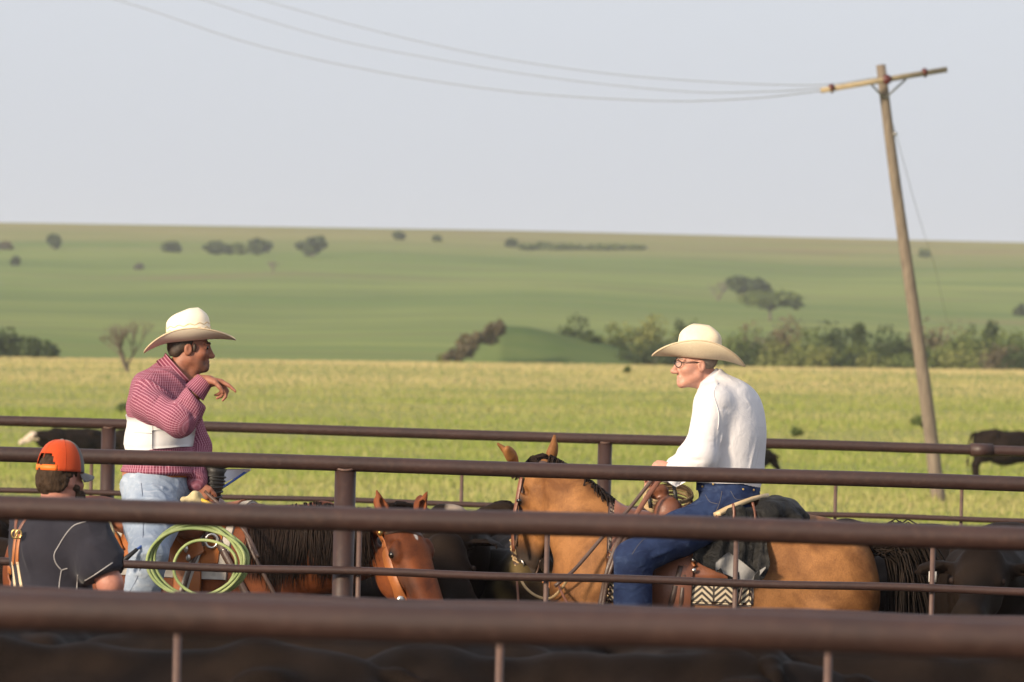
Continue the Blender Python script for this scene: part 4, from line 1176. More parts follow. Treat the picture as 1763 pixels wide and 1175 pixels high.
def hand_prims(Fd, w, d, n, curl=(.5, .6, .4), per=None, sc_=1.0, thumb=.6, spread=.05, side=1):
    """w wrist, d direction of the palm, n where the palm faces; side flips which edge carries the thumb"""
    d = nrm(d); n = nrm(n - d * np.dot(n, d)); s = np.cross(d, n) * side
    k = .010 * sc_
    pc = w + d * .050 * sc_
    Fd.rc(w - d * .03 * sc_, w + d * .02 * sc_, .027 * sc_, .029 * sc_, .02)
    Fd.el(pc, (.055 * sc_, .043 * sc_, .0175 * sc_), np.array([d, s, n]), .02)
    lens = [(.043, .026, .021), (.047, .030, .022), (.044, .028, .021), (.035, .021, .018)]
    for i in range(4):
        b = w + d * (.088 - .006 * abs(i - 1.3)) * sc_ + s * (1.5 - i) * .0205 * sc_
        cu = per[i] if per else curl
        a = 0; p = b - d * .03 * sc_; Fd.rc(p, b, .0115 * sc_, .0105 * sc_, k); p = b
        dd = nrm(d + s * spread * (1.5 - i))
        for j in range(3):
            a += cu[j]; v = dd * math.cos(a) + n * math.sin(a)
            q = p + v * lens[i][j] * sc_
            Fd.rc(p, q, (.0102 - .0012 * j) * sc_, (.0094 - .0014 * j) * sc_, .004 * sc_); p = q
    b = w + d * .022 * sc_ + s * .024 * sc_
    v1 = nrm(d * .75 + s * .62 + n * .35 * thumb); v2 = nrm(d * .9 + s * .1 + n * .8 * thumb); v3 = nrm(d * .8 - s * .25 + n * 1.0 * thumb)
    q = b + v1 * .043 * sc_; Fd.rc(b, q, .0165 * sc_, .0125 * sc_, k); r_ = q + v2 * .034 * sc_; Fd.rc(q, r_, .0120 * sc_, .0105 * sc_, .004); Fd.rc(r_, r_ + v3 * .026 * sc_, .0105 * sc_, .0085 * sc_, .004)
def hat(parent, mat, C, f, up, a, bw, crown_h, ca, cb, curl, droop_f, droop_b, taper, top_drop, pinch, name='hat', nseg=72, power=1.7, dome=.26):
    """western hat: oval crown with a creased top, brim rolled up at the sides"""
    H, R = frame(C, f, up); W = lambda s, ff, u: H(ff, s, u)
    rings = []
    nb = 12
    for i in range(nb + 1):                              # brim from the rim inwards
        t = 1 - i / nb; ring = []
        for k in range(nseg):
            th = 2 * math.pi * k / nseg; c_, s_ = math.cos(th), math.sin(th)
            rf, rs = ca + (a - ca) * t, cb + (bw - cb) * t
            dz = curl * abs(s_) ** 1.6 * t ** power - (droop_f if c_ > 0 else droop_b) * abs(c_) ** 2 * t ** 1.4
            pull = 1 - .10 * abs(s_) ** 2 * t * t * (curl / .06)
            ring.append(W(rs * s_ * pull, rf * c_, dz))
        rings.append(ring)
    nc = 14
    for i in range(1, nc + 1):                           # crown wall
        t = i / nc; ring = []
        for k in range(nseg):
            th = 2 * math.pi * k / nseg; c_, s_ = math.cos(th), math.sin(th)
            rnd_ = 1 - max(0, (t - .62) / .38) ** 2 * dome
            rf, rs = ca * (1 - taper * t) * rnd_, cb * (1 - taper * 1.2 * t) * rnd_
            fr = max(0, c_) ** 3
            rs2 = rs * (1 - pinch * t * t * max(0, c_ - .1) * 1.1)
            side = 1 - .34 * pinch * math.exp(-((t - .8) / .2) ** 2) * abs(s_) ** 2 * 2
            hgt = crown_h * t * (1 - top_drop * t * min(1, max(0, (.30 - c_) / 1.3)))
            ring.append(W(rs2 * s_ * side, rf * c_, hgt))
        rings.append(ring)
    for i in range(1, 9):                                # top with the crease
        t = 1 - i / 8.0; ring = []
        for k in range(nseg):
            th = 2 * math.pi * k / nseg; c_, s_ = math.cos(th), math.sin(th)
            p = np.array(rings[nb + nc][k]); ctr = W(0, ca * .02, crown_h * (1 - top_drop * .5))
            q = ctr + (p - ctr) * t
            q = q - R[2] * crown_h * .22 * (1 - t * t) * (1 if True else 0)
            ring.append(q)
        rings.append(ring)
    V = np.array([p for r_ in rings for p in r_]); nr = len(rings)
    f_ = []
    for i in range(nr - 1):
        for k in range(nseg): f_.append((i * nseg + k, i * nseg + (k + 1) % nseg, (i + 1) * nseg + (k + 1) % nseg, (i + 1) * nseg + k))
    f_.append(tuple((nr - 1) * nseg + k for k in range(nseg)))
    o = obj(name, (V, f_), mat, parent)
    md = o.modifiers.new('solid', 'SOLIDIFY'); md.thickness = .0045; md.offset = 0
    rim = np.array(rings[0]); obj('brim_edge', tube(rim, .0042, 6, closed=True), m_tape, o)
    return o, W, rings, nb, nc, nseg
# ------------------------------------------------------------------ saddle-side helper
def pt(D): return lambda px, py, o=0.0: P(px, py, D + o)
def grid_for(lo, hi, st, fines=(None, None, None), fs=.005):
    return Field(*[axes(lo[i], hi[i], st, *( (fines[i], fs) if fines[i] else ())) for i in range(3)])
def cloth(v, q, folds, seed=0, freq=22, amp=.003, stretch=(1, 1, 1), cramp=2.4):
    n = vnormals(v, q)
    w = v + np.stack([sines(v, .03, 9, 4, seed + 50 + k) for k in range(3)], 1)
    cr = 1 - np.abs(sines(w, 1.0, freq * 1.25, 5, seed + 7)); cr = np.clip(cr, 0, 1) ** 3 * (.5 + .5 * np.clip(sines(v, 1, 7, 4, seed + 9), -1, 1))
    return v + n * (sines(v, amp, freq, 7, seed, stretch) + cr * amp * cramp + (folds(v) if folds else 0))[:, None]
def ridge_set(lines_, amp, wid):
    """creases: raised folds along 3-D segments"""
    def fn(v):
        o = np.zeros(len(v))
        for a, bq, s in lines_:
            ab = bq - a; t = np.clip(((v - a) @ ab) / (ab @ ab), 0, 1); d = np.linalg.norm(v - a - t[:, None] * ab, axis=1)
            o += s * amp * np.exp(-(d / wid) ** 2) * np.sin(np.pi * np.clip(t, .02, .98)) ** .5
        return o
    return fn

# ================================================================== RIGHT RIDER (white shirt)
D = 28.9; p = pt(D); up = V3(0, 0, 1)
manR = thing('person', V3(*P(1250, 880, D)), 'man in a white shirt, straw hat and glasses riding the buckskin, seen from his left', 'person', 'people')
manR.location[2] = 0.0
ft = nrm(V3(-.76, .65, 0)); stv = nrm(np.cross(ft, up)); RT = np.array([ft, stv, up])
fh = nrm(V3(-.975, -.22, -.03)); CH = p(1198, 626, -.02)
lo = p(1040, 1150, -.50); hi = p(1345, 575, .48)
body = grid_for((lo[0], lo[1], lo[2] - .1), (hi[0], hi[1], hi[2]), .016, ((p(1120, 0)[0], p(1250, 0)[0]), (CH[1] - .30, CH[1] + .12), (p(0, 682)[2], p(0, 575)[2])), .0048)
W_R, _ = head_prims(body, CH, fh, up, nose=1.08)
neckB = p(1228, 662, 0)
body.rc(W_R(0, -.022, -.05), neckB, .050, .054, .03)
body.rc(W_R(0, .03, -.085), neckB + V3(-.05, 0, 0), .026, .03, .03)
body.rc(neckB, p(1256, 700), .062, .085, .04); body.rc(p(1256, 700), p(1256, 860), .085, .10, .05)
hipN, hipF = p(1250, 876, -.10), p(1250, 876, .12)
kneN, kneF = p(1092, 962, -.40), p(1110, 962, .46); ankN, ankF = p(1088, 1120, -.38), p(1105, 1120, .44)
for a, k_, b_ in ((hipN, kneN, ankN), (hipF, kneF, ankF)): body.chain([a, k_, b_], [.085, .06, .05], .03)
shN, elN, wrN = p(1228, 694, -.135), p(1206, 786, -.20), p(1160, 812, -.15)
shF, elF, wrF = p(1238, 692, .17), p(1192, 786, .20), p(1146, 816, .03)
for a, k_, b_ in ((shN, elN, wrN), (shF, elF, wrF)): body.chain([a, k_, b_], [.05, .04, .03], .03)
hand_prims(body, wrN + V3(-.010, 0, .004), V3(-1, .10, .12), V3(.12, 1, -.25), curl=(1.15, 1.35, .7), side=1)
hand_prims(body, wrF + V3(-.010, 0, -.005), V3(-1, -.15, -.05), V3(.1, -1, -.3), curl=(1.15, 1.35, .7), side=-1)
vb, qb = body.mesh(1)
hq = (vb - CH)
o = obj('body', (vb, qb), m_skin_pale, manR, attrs={'stubble': np.zeros(len(vb))})
# short grey hair round the back of the head
hf = grid_for(CH - .16, CH + .16, .006)
HH = lambda s, f_, u: W_R(s, f_, u)
Rb = np.array([np.cross(fh, up), fh, up])
hf.el(HH(0, -.022, .034), (.0785, .094, .083), Rb, 0)
hf.cut(HH(0, -.018, -.03), fh * .9 + up * -.25); hf.cut(HH(0, 0, -.050), -up)
v, q = hf.mesh(1); obj('hair', (v, q), m_hair_grey, manR)
# shirt
lo = p(1130, 880, -.42); hi = p(1345, 630, .42)
S = grid_for(lo, (hi[0], hi[1], hi[2]), .0085)
S.el(p(1254, 835), (.135, .172, .15), RT, .10); S.el(p(1262, 780), (.138, .178, .17), RT, .12)
S.el(p(1261, 725), (.138, .185, .16), RT, .12); S.el(p(1250, 690), (.110, .190, .105), RT, .10)
S.rc(p(1226, 655), p(1246, 690), .074, .12, .05)
S.chain([shN, elN, wrN + V3(.006, 0, .004)], [.092, .080, .054], .05)
S.chain([shF, elF, wrF + V3(.006, 0, .0)], [.085, .072, .050], .035)
S.rc(elN + V3(.0, 0, -.015), elN * .5 + wrN * .5 + V3(0, 0, -.03), .062, .052, .04)       # slack of the sleeve
S.cut(p(1219, 653), nrm(V3(-.67, 0, .74))); S.cut(p(1250, 842), -up)
v, q = S.mesh(2)
seg = lambda a, b_: (p(*a), p(*b_))
fl = []
for a, b_, s in [((1222, 800, -.2), (1258, 720, -.22), 1), ((1232, 815, -.2), (1270, 740, -.2), -.8), ((1244, 825, -.2), (1282, 755, -.19), .9), ((1256, 830, -.19), (1296, 770, -.17), -.7),
                 ((1228, 690, -.25), (1222, 760, -.28), .8), ((1236, 700, -.25), (1234, 770, -.25), -1.0), ((1216, 700, -.25), (1200, 770, -.3), -.6),
                 ((1205, 780, -.3), (1180, 765, -.28), 1), ((1212, 795, -.3), (1176, 790, -.28), -1), ((1208, 812, -.3), (1172, 806, -.25), 1),
                 ((1288, 820, -.13), (1310, 740, -.1), .8), ((1300, 820, -.1), (1316, 760, -.06), -.7), ((1246, 668, -.1), (1300, 700, -.1), .6), ((1240, 700, -.22), (1300, 730, -.15), -.5),
                 ((1270, 835, -.17), (1275, 800, -.18), 1), ((1284, 835, -.15), (1290, 800, -.16), -.8), ((1238, 838, -.18), (1240, 800, -.2), .9)]:
    fl.append((p(*a), p(*b_), s))
v = cloth(v, q, ridge_set(fl, .009, .009), 4, 16, .0034, cramp=3.2)
oS = obj('shirt', (v, q), m_white_shirt, manR); bvS = bvh_of(v, q)
# collar, shoulder seam, cuff
ring = []
for k in range(28):
    th = 2 * math.pi * k / 28
    c0 = p(1219, 653); n0 = nrm(V3(-.67, 0, .74)); a1 = nrm(np.cross(n0, V3(0, 1, 0))); a2 = np.cross(n0, a1)
    for h_ in (0, 1): ring.append(c0 + (a1 * math.cos(th) * .075 + a2 * math.sin(th) * .078) * (1.04 - .10 * h_) + n0 * (-.020 + .034 * h_))
V = np.array(ring); N = np.array([nrm(x - (neckB + V3(0, 0, .02))) for x in V])
obj('collar', thick_sheet(V, 28, 2, N, .004, True), m_white_shirt, manR)
pts, ns = trace([bvS], [(1237, 660), (1228, 676), (1233, 695), (1238, 715), (1236, 740)], 20, .001)
obj('shoulder_seam', tube(pts, .0028, 5), m_white_shirt, manR)
d_ = nrm(wrN - elN)
a1 = nrm(np.cross(d_, up)); a2 = np.cross(d_, a1); V = []
for k in range(24):
    th = 2 * math.pi * k / 24
    for h_ in range(3): V.append(wrN + d_ * (-.035 + .030 * h_) + (a1 * math.cos(th) + a2 * math.sin(th)) * (.054 - .003 * h_ + .003 * math.sin(3 * th)))
N = [nrm(x - wrN - d_ * ((x - wrN) @ d_)) for x in V]
obj('cuff', thick_sheet(V, 24, 3, N, .004, True), m_white_shirt, manR)
# loose shirt tail / unbuttoned cuff flap hanging below the rail
V, N = [], []
for i in range(8):
    for j in range(7):
        a = i / 7; bq = j / 6
        V.append(p(1150 + 40 * a + 3 * math.sin(bq * 5), 808 + (30 - 16 * abs(a - .40) * 1.6) * bq + 4 * a, -.20 + .015 * math.sin(a * 9 + bq * 3))); N.append(V3(0, -1, 0))
obj('cuff_flap', thick_sheet(V, 8, 7, N, .003), m_white_shirt, manR)
# jeans
lo = p(1035, 1150, -.55); hi = p(1330, 820, .60)
J = grid_for((lo[0], lo[1], lo[2]), hi, .010)
J.el(p(1256, 868), (.150, .180, .125), RT, .05); J.rc(p(1250, 846), p(1252, 836), .128, .122, .03)
J.el(p(1254, 840), (.146, .188, .05), RT, .03)
J.chain([hipN + V3(0, 0, -.01), hipN * .5 + kneN * .5, kneN], [.125, .108, .090], .05); J.chain([hipF, kneF], [.125, .090], .05)
J.rc(kneN + V3(-.015, 0, .0), ankN + V3(-.01, 0, 0), .090, .078, .03); J.rc(kneN, ankN + V3(.03, 0, 0), .085, .075, .03)
J.rc(kneF, ankF, .088, .078, .03)
J.cut(p(1254, 831), up)
v, q = J.mesh(2); fl = []
for a, b_, s in [((1075, 975, -.48), (1115, 990, -.45), 1), ((1072, 990, -.48), (1112, 1002, -.45), -1), ((1080, 945, -.46), (1140, 955, -.4), .6), ((1100, 935, -.45), (1160, 935, -.35), -.7), ((1120, 960, -.46), (1160, 945, -.38), .9),
                 ((1190, 890, -.25), (1225, 868, -.2), 1), ((1195, 905, -.28), (1235, 880, -.22), -1), ((1205, 915, -.28), (1248, 892, -.22), .9), ((1180, 880, -.25), (1215, 858, -.2), -.8), ((1225, 880, -.2), (1290, 870, -.15), .6), ((1240, 890, -.2), (1296, 885, -.12), -.6)]:
    fl.append((p(*a), p(*b_), s))
v = cloth(v, q, ridge_set(fl, .013, .010), 9, 18, .003)
oJ = obj('jeans', (v, q), m_denim, manR); bvJ = bvh_of(v, q)
V = []
for k in range(40):
    th = 2 * math.pi * k / 40
    for h_ in (0, 1): V.append(p(1254, 838) + ft * .146 * math.cos(th) + stv * .188 * math.sin(th) + up * (-.022 + .040 * h_))
N = [nrm((x - p(1254, 838)) * np.array([1, 1, 0])) for x in V]
wb = obj('waistband', thick_sheet(V, 40, 2, N, .006, True), m_denim, oJ)
def seam(bv, pix, par, r0=.0022, mat=None, nm='seam', lift=.001, n=24):
    h_ = trace(bv, pix, n, lift)
    if len(h_[0]) > 3: obj(nm, tube(h_[0], r0 * .75, 5), mat or m_stitch, par)
seam([bvJ], [(1243, 846), (1240, 862), (1232, 884)], oJ); seam([bvJ], [(1258, 846), (1268, 860), (1290, 858)], oJ); seam([bvJ], [(1170, 895), (1140, 905), (1105, 932), (1088, 955)], oJ)
seam([bvJ], [(1214, 852), (1222, 864), (1236, 868)], oJ)
for a in ((1210, 838), (1228, 834), (1279, 843), (1297, 844)):
    h_ = cast([bvJ, bvh_of(*thick_sheet(V, 40, 2, N, .006, True))], a[0], a[1], .002)
    if h_: obj('rivet', ball(h_[0], .006, 8, 6), m_brass, oJ)
for kn, an in ((kneN, ankN), (kneF, ankF)):
    B = grid_for(an + V3(-.26, -.10, -.20), an + V3(.14, .10, .10), .010)
    B.rc(an + V3(0, 0, .08), an + V3(.01, 0, -.08), .058, .045, .03); B.rc(an + V3(.02, 0, -.11), an + V3(-.19, 0, -.15), .042, .030, .04); B.rc(an + V3(.03, 0, -.12), an + V3(.03, 0, -.17), .034, .032, .01)
    obj('boot', B.mesh(1), m_leather, manR)
# hat
CH_hat = p(1203, 617, -.02)
oh, WH, rings, nb, nc, ns_ = hat(manR, m_straw, CH_hat, nrm(p(1124, 610) - p(1281, 622)), nrm(V3(-.03, 0, 1)), .236, .205, .172, .116, .094, .088, .006, .024, .14, .02, .45, power=1.3, dome=.60)
bandr = np.array(rings[nb + 3]); zz = np.arange(len(bandr))
c0 = bandr.mean(0)
for i in range(0, 72, 2):
    a = bandr[i] + (bandr[i] - c0) * .012; b_ = np.array(rings[nb + 4])[(i + 1) % 72]; b_ = b_ + (b_ - c0) * .012
    if i % 4 == 0 or True:
        obj('vent', tube([a, b_], .0022, 4), m_band, oh)
# glasses
for s in (-1, 1):
    a = np.linspace(0, 2 * math.pi, 24, endpoint=False)
    rim = np.array([W_R(.033 * s + .024 * math.cos(t), .104 - .010 * math.cos(t) * s * 1.0 - .004, -.002 + .017 * math.sin(t)) for t in a])
    g = obj('glasses', tube(rim, .0022, 5, closed=True), m_black, manR)
    obj('temple', tube([W_R(.058 * s, .094, .006), W_R(.074 * s, .03, .008), W_R(.078 * s, -.012, .004)], .0024, 5), m_black, g)
    cpt = rim.mean(0); lens = np.concatenate([rim, [cpt + (W_R(0, 1, 0) - W_R(0, 0, 0)) * .003]])
    lo_ = obj('lens', (lens, [(k, (k + 1) % 24, 24) for k in range(24)]), m_clear if s == -1 else m_glass, g)
    if s == -1: pass
obj('bridge', tube([W_R(-.010, .104, .004), W_R(0, .112, .006), W_R(.010, .104, .004)], .0022, 5), m_black, manR)

# ================================================================== LEFT RIDER (pink shirt)
D = 28.6; p = pt(D)
manL = thing('person', V3(*P(270, 860, D)), 'man in a pink striped shirt with a white wrap round his chest riding the bay', 'person', 'people')
manL.location[2] = 0.0
ft = nrm(V3(.95, -.25, 0)); stv = nrm(np.cross(ft, up)); RT = np.array([ft, stv, up])
fh = nrm(V3(1, .06, -.02)); CH = p(328, 598)
lo = p(190, 1130, -.60); hi = p(430, 560, .45)
body = grid_for((lo[0], lo[1], lo[2]), hi, .016, ((p(275, 0)[0], p(415, 0)[0]), (CH[1] - .38, CH[1] + .12), (p(0, 702)[2], p(0, 560)[2])), .0048)
W_L, _ = head_prims(body, CH, fh, up, nose=1.0, skinny=.95)
neckB = p(300, 650)
body.rc(W_L(0, -.022, -.045), neckB, .054, .058, .03); body.rc(W_L(0, .035, -.09), neckB + V3(.07, 0, -.01), .028, .035, .03)
body.rc(neckB, p(282, 700), .062, .085, .04); body.rc(p(282, 700), p(275, 850), .085, .11, .05)
shN, elN, wrN = p(256, 694, -.17), p(306, 724, -.33), p(345, 664, -.31)
shF, elF, wrF = p(306, 690, .19), p(338, 772, .16), p(338, 828, -.04)
hipN, hipF = p(262, 850, -.09), p(285, 850, .14)
kneN, kneF = p(256, 955, -.50), p(330, 955, .25); ankN, ankF = p(228, 1100, -.48), p(320, 1110, .25)
for a, k_, b_ in ((shN, elN, wrN), (shF, elF, wrF)): body.chain([a, k_, b_], [.05, .042, .032], .03)
for a, k_, b_ in ((hipN, kneN, ankN), (hipF, kneF, ankF)): body.chain([a, k_, b_], [.085, .065, .05], .03)
hd = p(352, 656, -.31)
hand_prims(body, hd, V3(1, .05, -.10), V3(-.10, -.25, -1), per=[(.42, .16, .12), (.95, .75, .4), (1.15, .95, .5), (1.25, 1.0, .5)], sc_=1.04, thumb=1.0, spread=.12, side=-1)
hand_prims(body, wrF + V3(.004, 0, -.012), V3(.45, -.1, -1), V3(.5, .8, -.1), curl=(.6, .7, .4), side=1)
vb, qb = body.mesh(1)
W = vb - CH
loc = np.stack([W @ np.cross(fh, up), W @ fh, W @ up], 1)
stub = sstep((-.052 - loc[:, 2]) / .03) * sstep((loc[:, 1] - .028) / .03) * sstep((loc[:, 2] + .135) / .015) * .55
obj('body', (vb, qb), m_skin_tan, manL, attrs={'stubble': stub})
hf = grid_for(CH - .16, CH + .16, .006); Rb = np.array([np.cross(fh, up), fh, up])
hf.el(W_L(0, -.018, .036), (.080, .098, .084), Rb, 0); hf.el(W_L(0, -.06, -.01), (.066, .056, .056), Rb, .02)
hf.cut(W_L(0, .002, -.0), fh * .95 + up * -.35); hf.cut(W_L(0, 0, -.048), -up)
v, q = hf.mesh(1); n = vnormals(v, q); v = v + n * sines(v * np.array([1, 1, .4]), .0022, 150, 6, 3)[:, None]
obj('hair', (v, q), m_hair_dark, manL)
for s in (-1, 1):
    obj('sideburn', ball(W_L(.0695 * s, .020, -.002), (.009, .012, .022), 10, 7), m_hair_dark, manL)
    obj('eyebrow', tube(smooth_path([W_L(.016 * s, .098, .021), W_L(.032 * s, .094, .026), W_L(.050 * s, .078, .021)], 8), .0042, 6), m_hair_dark, manL)
    obj('eye', ball(W_L(.0335 * s, .0795, .001), .0112, 10, 8), m_eye, manL)
for s in (-1, 1): obj('eyebrow', tube(smooth_path([W_R(.016 * s, .098, .021), W_R(.032 * s, .094, .026), W_R(.050 * s, .078, .021)], 8), .0036, 6), m_hair_grey, manR)
# shirt
lo = p(185, 850, -.46); hi = p(385, 612, .42)
S = grid_for(lo, hi, .0075)
S.el(p(277, 800), (.185, .205, .085), RT, .05); S.el(p(271, 760), (.160, .195, .14), RT, .06)
S.el(p(280, 706), (.180, .210, .13), RT, .06); S.el(p(272, 668), (.125, .205, .095), RT, .06)
S.rc(p(300, 636), p(280, 672), .078, .12, .05)
S.el(p(277, 812), (.200, .215, .03), RT, .03)
S.chain([shN, elN], [.090, .074], .04); S.chain([elN, wrN], [.076, .054], .03)
S.rc(elN + V3(.02, 0, -.015), elN * .45 + wrN * .55 + V3(.035, 0, -.03), .060, .044, .04)
S.chain([shF, elF, wrF], [.090, .072, .056], .04)
S.cut(p(304, 638), nrm(V3(.72, 0, .69))); S.cut(p(277, 818), -(up + V3(.05, 0, 0)))
# keep the lower sleeve of the far arm below the hem
A = grid_for(lo, hi, .0075); A.chain([elF, wrF], [.070, .055], .03)
S.f = np.minimum(S.f, A.f)
v, q = S.mesh(2); fl = []
for a, b_, s in [((300, 690, -.36), (330, 745, -.36), 1), ((312, 690, -.38), (338, 725, -.38), -1), ((325, 680, -.38), (345, 705, -.36), 1), ((285, 715, -.38), (312, 745, -.38), -.8), ((270, 705, -.33), (300, 745, -.36), .8),
                 ((335, 668, -.36), (352, 700, -.34), -.9), ((245, 700, -.3), (262, 660, -.25), .9), ((230, 700, -.25), (250, 655, -.2), -.7), ((262, 700, -.32), (285, 660, -.25), -.6),
                 ((225, 800, -.15), (236, 780, -.2), 1), ((245, 805, -.2), (252, 780, -.2), -1), ((265, 806, -.2), (270, 782, -.2), 1), ((285, 806, -.2), (292, 782, -.2), -1), ((305, 808, -.2), (312, 782, -.2), 1), ((325, 808, -.15), (330, 782, -.15), -.9),
                 ((340, 690, -.1), (345, 760, -.1), .8), ((330, 800, -.1), (345, 790, -.1), .8), ((350, 700, -.3), (338, 735, -.3), 1)]:
    fl.append((p(*a), p(*b_), s))
# stripe coordinates measured round each limb or round the trunk
def around(v, a, b_, ref):
    d = nrm(b_ - a); e1 = nrm(np.cross(d, ref)); e2 = np.cross(d, e1); w = v - a
    t = np.clip((w @ d), 0, np.linalg.norm(b_ - a)); r_ = w - (w @ d)[:, None] * d
    return np.arctan2(r_ @ e2, r_ @ e1) * .07, w @ d, np.linalg.norm(w - t[:, None] * d, axis=1)
cands = []
tw, tl, td = around(v, p(276, 830), p(278, 650), ft)
cands.append((tw * 2.4, tl, td - .165))
for a, b_, r0 in ((shN, elN, .085), (elN, wrN, .062), (shF, elF, .082), (elF, wrF, .062)):
    s_, l_, d_ = around(v, a, b_, V3(0, 1, .2)); cands.append((s_, l_, d_ - r0))
best = np.argmin(np.stack([c_[2] for c_ in cands]), 0)
stripe = np.choose(best, [c_[0] for c_ in cands]); cross = np.choose(best, [c_[1] for c_ in cands])
v = cloth(v, q, ridge_set(fl, .015, .011), 5, 17, .0030, cramp=3.4)
oS = obj('shirt', (v, q), m_plaid, manL, attrs={'stripe': stripe, 'cross': cross}); bvS = bvh_of(v, q)
def plaid_band(name, c0, d_, ref, r_in, r_out, h0, h1, par, n=28, wav=.002):
    e1 = nrm(np.cross(d_, ref)); e2 = np.cross(d_, e1); V, sa, ca_ = [], [], []
    for k in range(n):
        th = 2 * math.pi * k / n
        for h_ in range(4):
            t = h_ / 3; V.append(c0 + d_ * (h0 + (h1 - h0) * t) + (e1 * math.cos(th) + e2 * math.sin(th)) * (r_in + (r_out - r_in) * t + wav * math.sin(3 * th))); sa.append(th * .06); ca_.append(.5)
    N = [nrm(x - c0 - d_ * ((x - c0) @ d_)) for x in V]
    vv, ff = thick_sheet(V, n, 4, N, .005, True)
    return obj(name, (vv, ff), m_plaid, par, attrs={'stripe': sa + sa, 'cross': ca_ + ca_})
plaid_band('cuff', wrN, nrm(wrN - elN + V3(.03, 0, 0)), V3(0, 1, 0), .060, .046, -.050, .035, manL)
plaid_band('cuff', wrF, nrm(wrF - elF), V3(0, 1, 0), .055, .046, -.035, .020, manL)
# standing collar: open at the throat
V, sa = [], []
cc = p(303, 639); n0 = nrm(V3(.72, 0, .69)); a1 = nrm(np.cross(n0, V3(0, 1, 0))); a1 = -a1 if a1[0] < 0 else a1; a2 = np.cross(n0, a1)
for k in range(26):
    th = math.radians(22) + math.radians(316) * k / 25
    for h_ in range(4):
        t = h_ / 3; rr_ = .086 - .012 * t + .012 * (t > .9)
        V.append(cc + (a1 * math.cos(th) * 1.22 + a2 * math.sin(th)) * rr_ + n0 * (-.040 + .062 * t)); sa.append(t * .05)
N = [nrm(x - cc - n0 * ((x - cc) @ n0)) for x in V]; vv, ff = thick_sheet(V, 26, 4, N, .005)
obj('collar', (vv, ff), m_plaid, manL, attrs={'stripe': sa + sa, 'cross': [.5] * (2 * len(sa))})
for dx in (0,):
    obj('collar_shadow', ball(cc + a1 * .085 + n0 * -.01, (.02, .03, .03), 10, 7), m_black, manL) if False else None
# dark navy ball filling the open throat
obj('throat_fill', ball(p(318, 664), (.040, .055, .045), 14, 9), m_navy, manL)
# white elastic wrap round the chest
V, N = [], []; n_ = 64
cw = p(273, 746)
bv_t = bvh_of(*(lambda F_: (F_.el(p(271, 760), (.160, .195, .14), RT, .06), F_.el(p(280, 706), (.180, .210, .13), RT, .06), F_.mesh(1))[2])(grid_for(p(195, 830, -.4), p(355, 640, .4), .012)))
for k in range(n_ + 1):
    th = 2 * math.pi * k / n_ - 1.05; dd = ft * math.cos(th) + stv * math.sin(th)
    for j in range(7):
        t = j / 6; c_ = cw + up * (-.088 + .172 * t) + up * (.010 * math.sin(th * 2 + 1))
        h_ = bv_t.ray_cast(Vector(c_ + dd * .7), Vector(-dd))
        q_ = np.array(h_[0]) if h_[0] is not None else c_ + dd * .18
        V.append(q_ + dd * (.004 + .004 * k / n_ + .0015 * math.sin(j * 2.2 + k * .5))); N.append(dd)
wrp = obj('chest_wrap', thick_sheet(V, n_ + 1, 7, N, .006), m_wrap, manL)
wrp['label'] = 'white elastic wrap round the chest over the shirt'
# loose end of the wrap, overlapping in front
bvW = bvh_of(*thick_sheet(V, n_ + 1, 7, N, .006))
V2, N2 = [], []
for i in range(10):
    for j in range(8):
        a, t = i / 9, j / 7
        px = 262 + 74 * a + (-6 * t * a); py = 742 + 30 * t - 8 * a * (1 - t) - 4 * a
        h_ = cast([bvW], min(px, 326), py, .008)
        q_ = (h_[0] if h_ is not None else P(px, py, D - .17)) + V3(max(0, px - 326) / 340, -.015 * a, 0)
        V2.append(q_); N2.append(V3(.2, -1, 0))
obj('flap', thick_sheet(V2, 10, 8, N2, .005), m_wrap, wrp)
for pix in ([(217, 744), (250, 746), (290, 748)], [(262, 722), (263, 745), (263, 768)]):
    pts, ns = trace([bvW], pix, 16, .001); obj('seam', tube(pts, .0016, 5), m_piping, wrp)
# jeans
lo = p(180, 1130, -.66); hi = p(380, 800, .40)
J = grid_for(lo, hi, .010)
J.el(p(270, 838), (.175, .195, .115), RT, .05); J.el(p(272, 815), (.165, .185, .06), RT, .03)
J.chain([hipN + V3(-.0, 0, -.01), hipN * .5 + kneN * .5 + V3(-.0, 0, 0), kneN], [.145, .128, .095], .05); J.chain([hipF, kneF, ankF], [.135, .10, .08], .05)
J.rc(kneN, ankN, .096, .082, .03)
J.cut(p(272, 806), up)
v, q = J.mesh(2); fl = []
for a, b_, s in [((215, 850, -.2), (240, 825, -.2), 1), ((222, 862, -.22), (265, 828, -.25), -1), ((230, 872, -.25), (290, 835, -.25), 1), ((245, 880, -.28), (310, 845, -.2), -1), ((262, 885, -.3), (318, 858, -.2), .9), ((212, 870, -.2), (235, 890, -.3), .7),
                 ((225, 960, -.6), (280, 945, -.6), .8), ((222, 975, -.6), (275, 965, -.6), -.8), ((220, 990, -.58), (255, 985, -.58), .8), ((240, 900, -.45), (290, 890, -.4), .5)]:
    fl.append((p(*a), p(*b_), s))
v = cloth(v, q, ridge_set(fl, .013, .010), 19, 20, .003)
oJ = obj('jeans', (v, q), m_faded, manL); bvJ = bvh_of(v, q)
seam([bvJ], [(243, 832), (246, 870), (246, 930), (240, 985), (222, 1022)], oJ, .0026, m_stitch2); seam([bvJ], [(300, 820), (312, 832), (320, 850)], oJ, .0022, m_stitch2)
V = []
for k in range(40):
    th = 2 * math.pi * k / 40
    for h_ in (0, 1): V.append(p(272, 815) + ft * .178 * math.cos(th) + stv * .198 * math.sin(th) + up * (-.016 + .034 * h_))
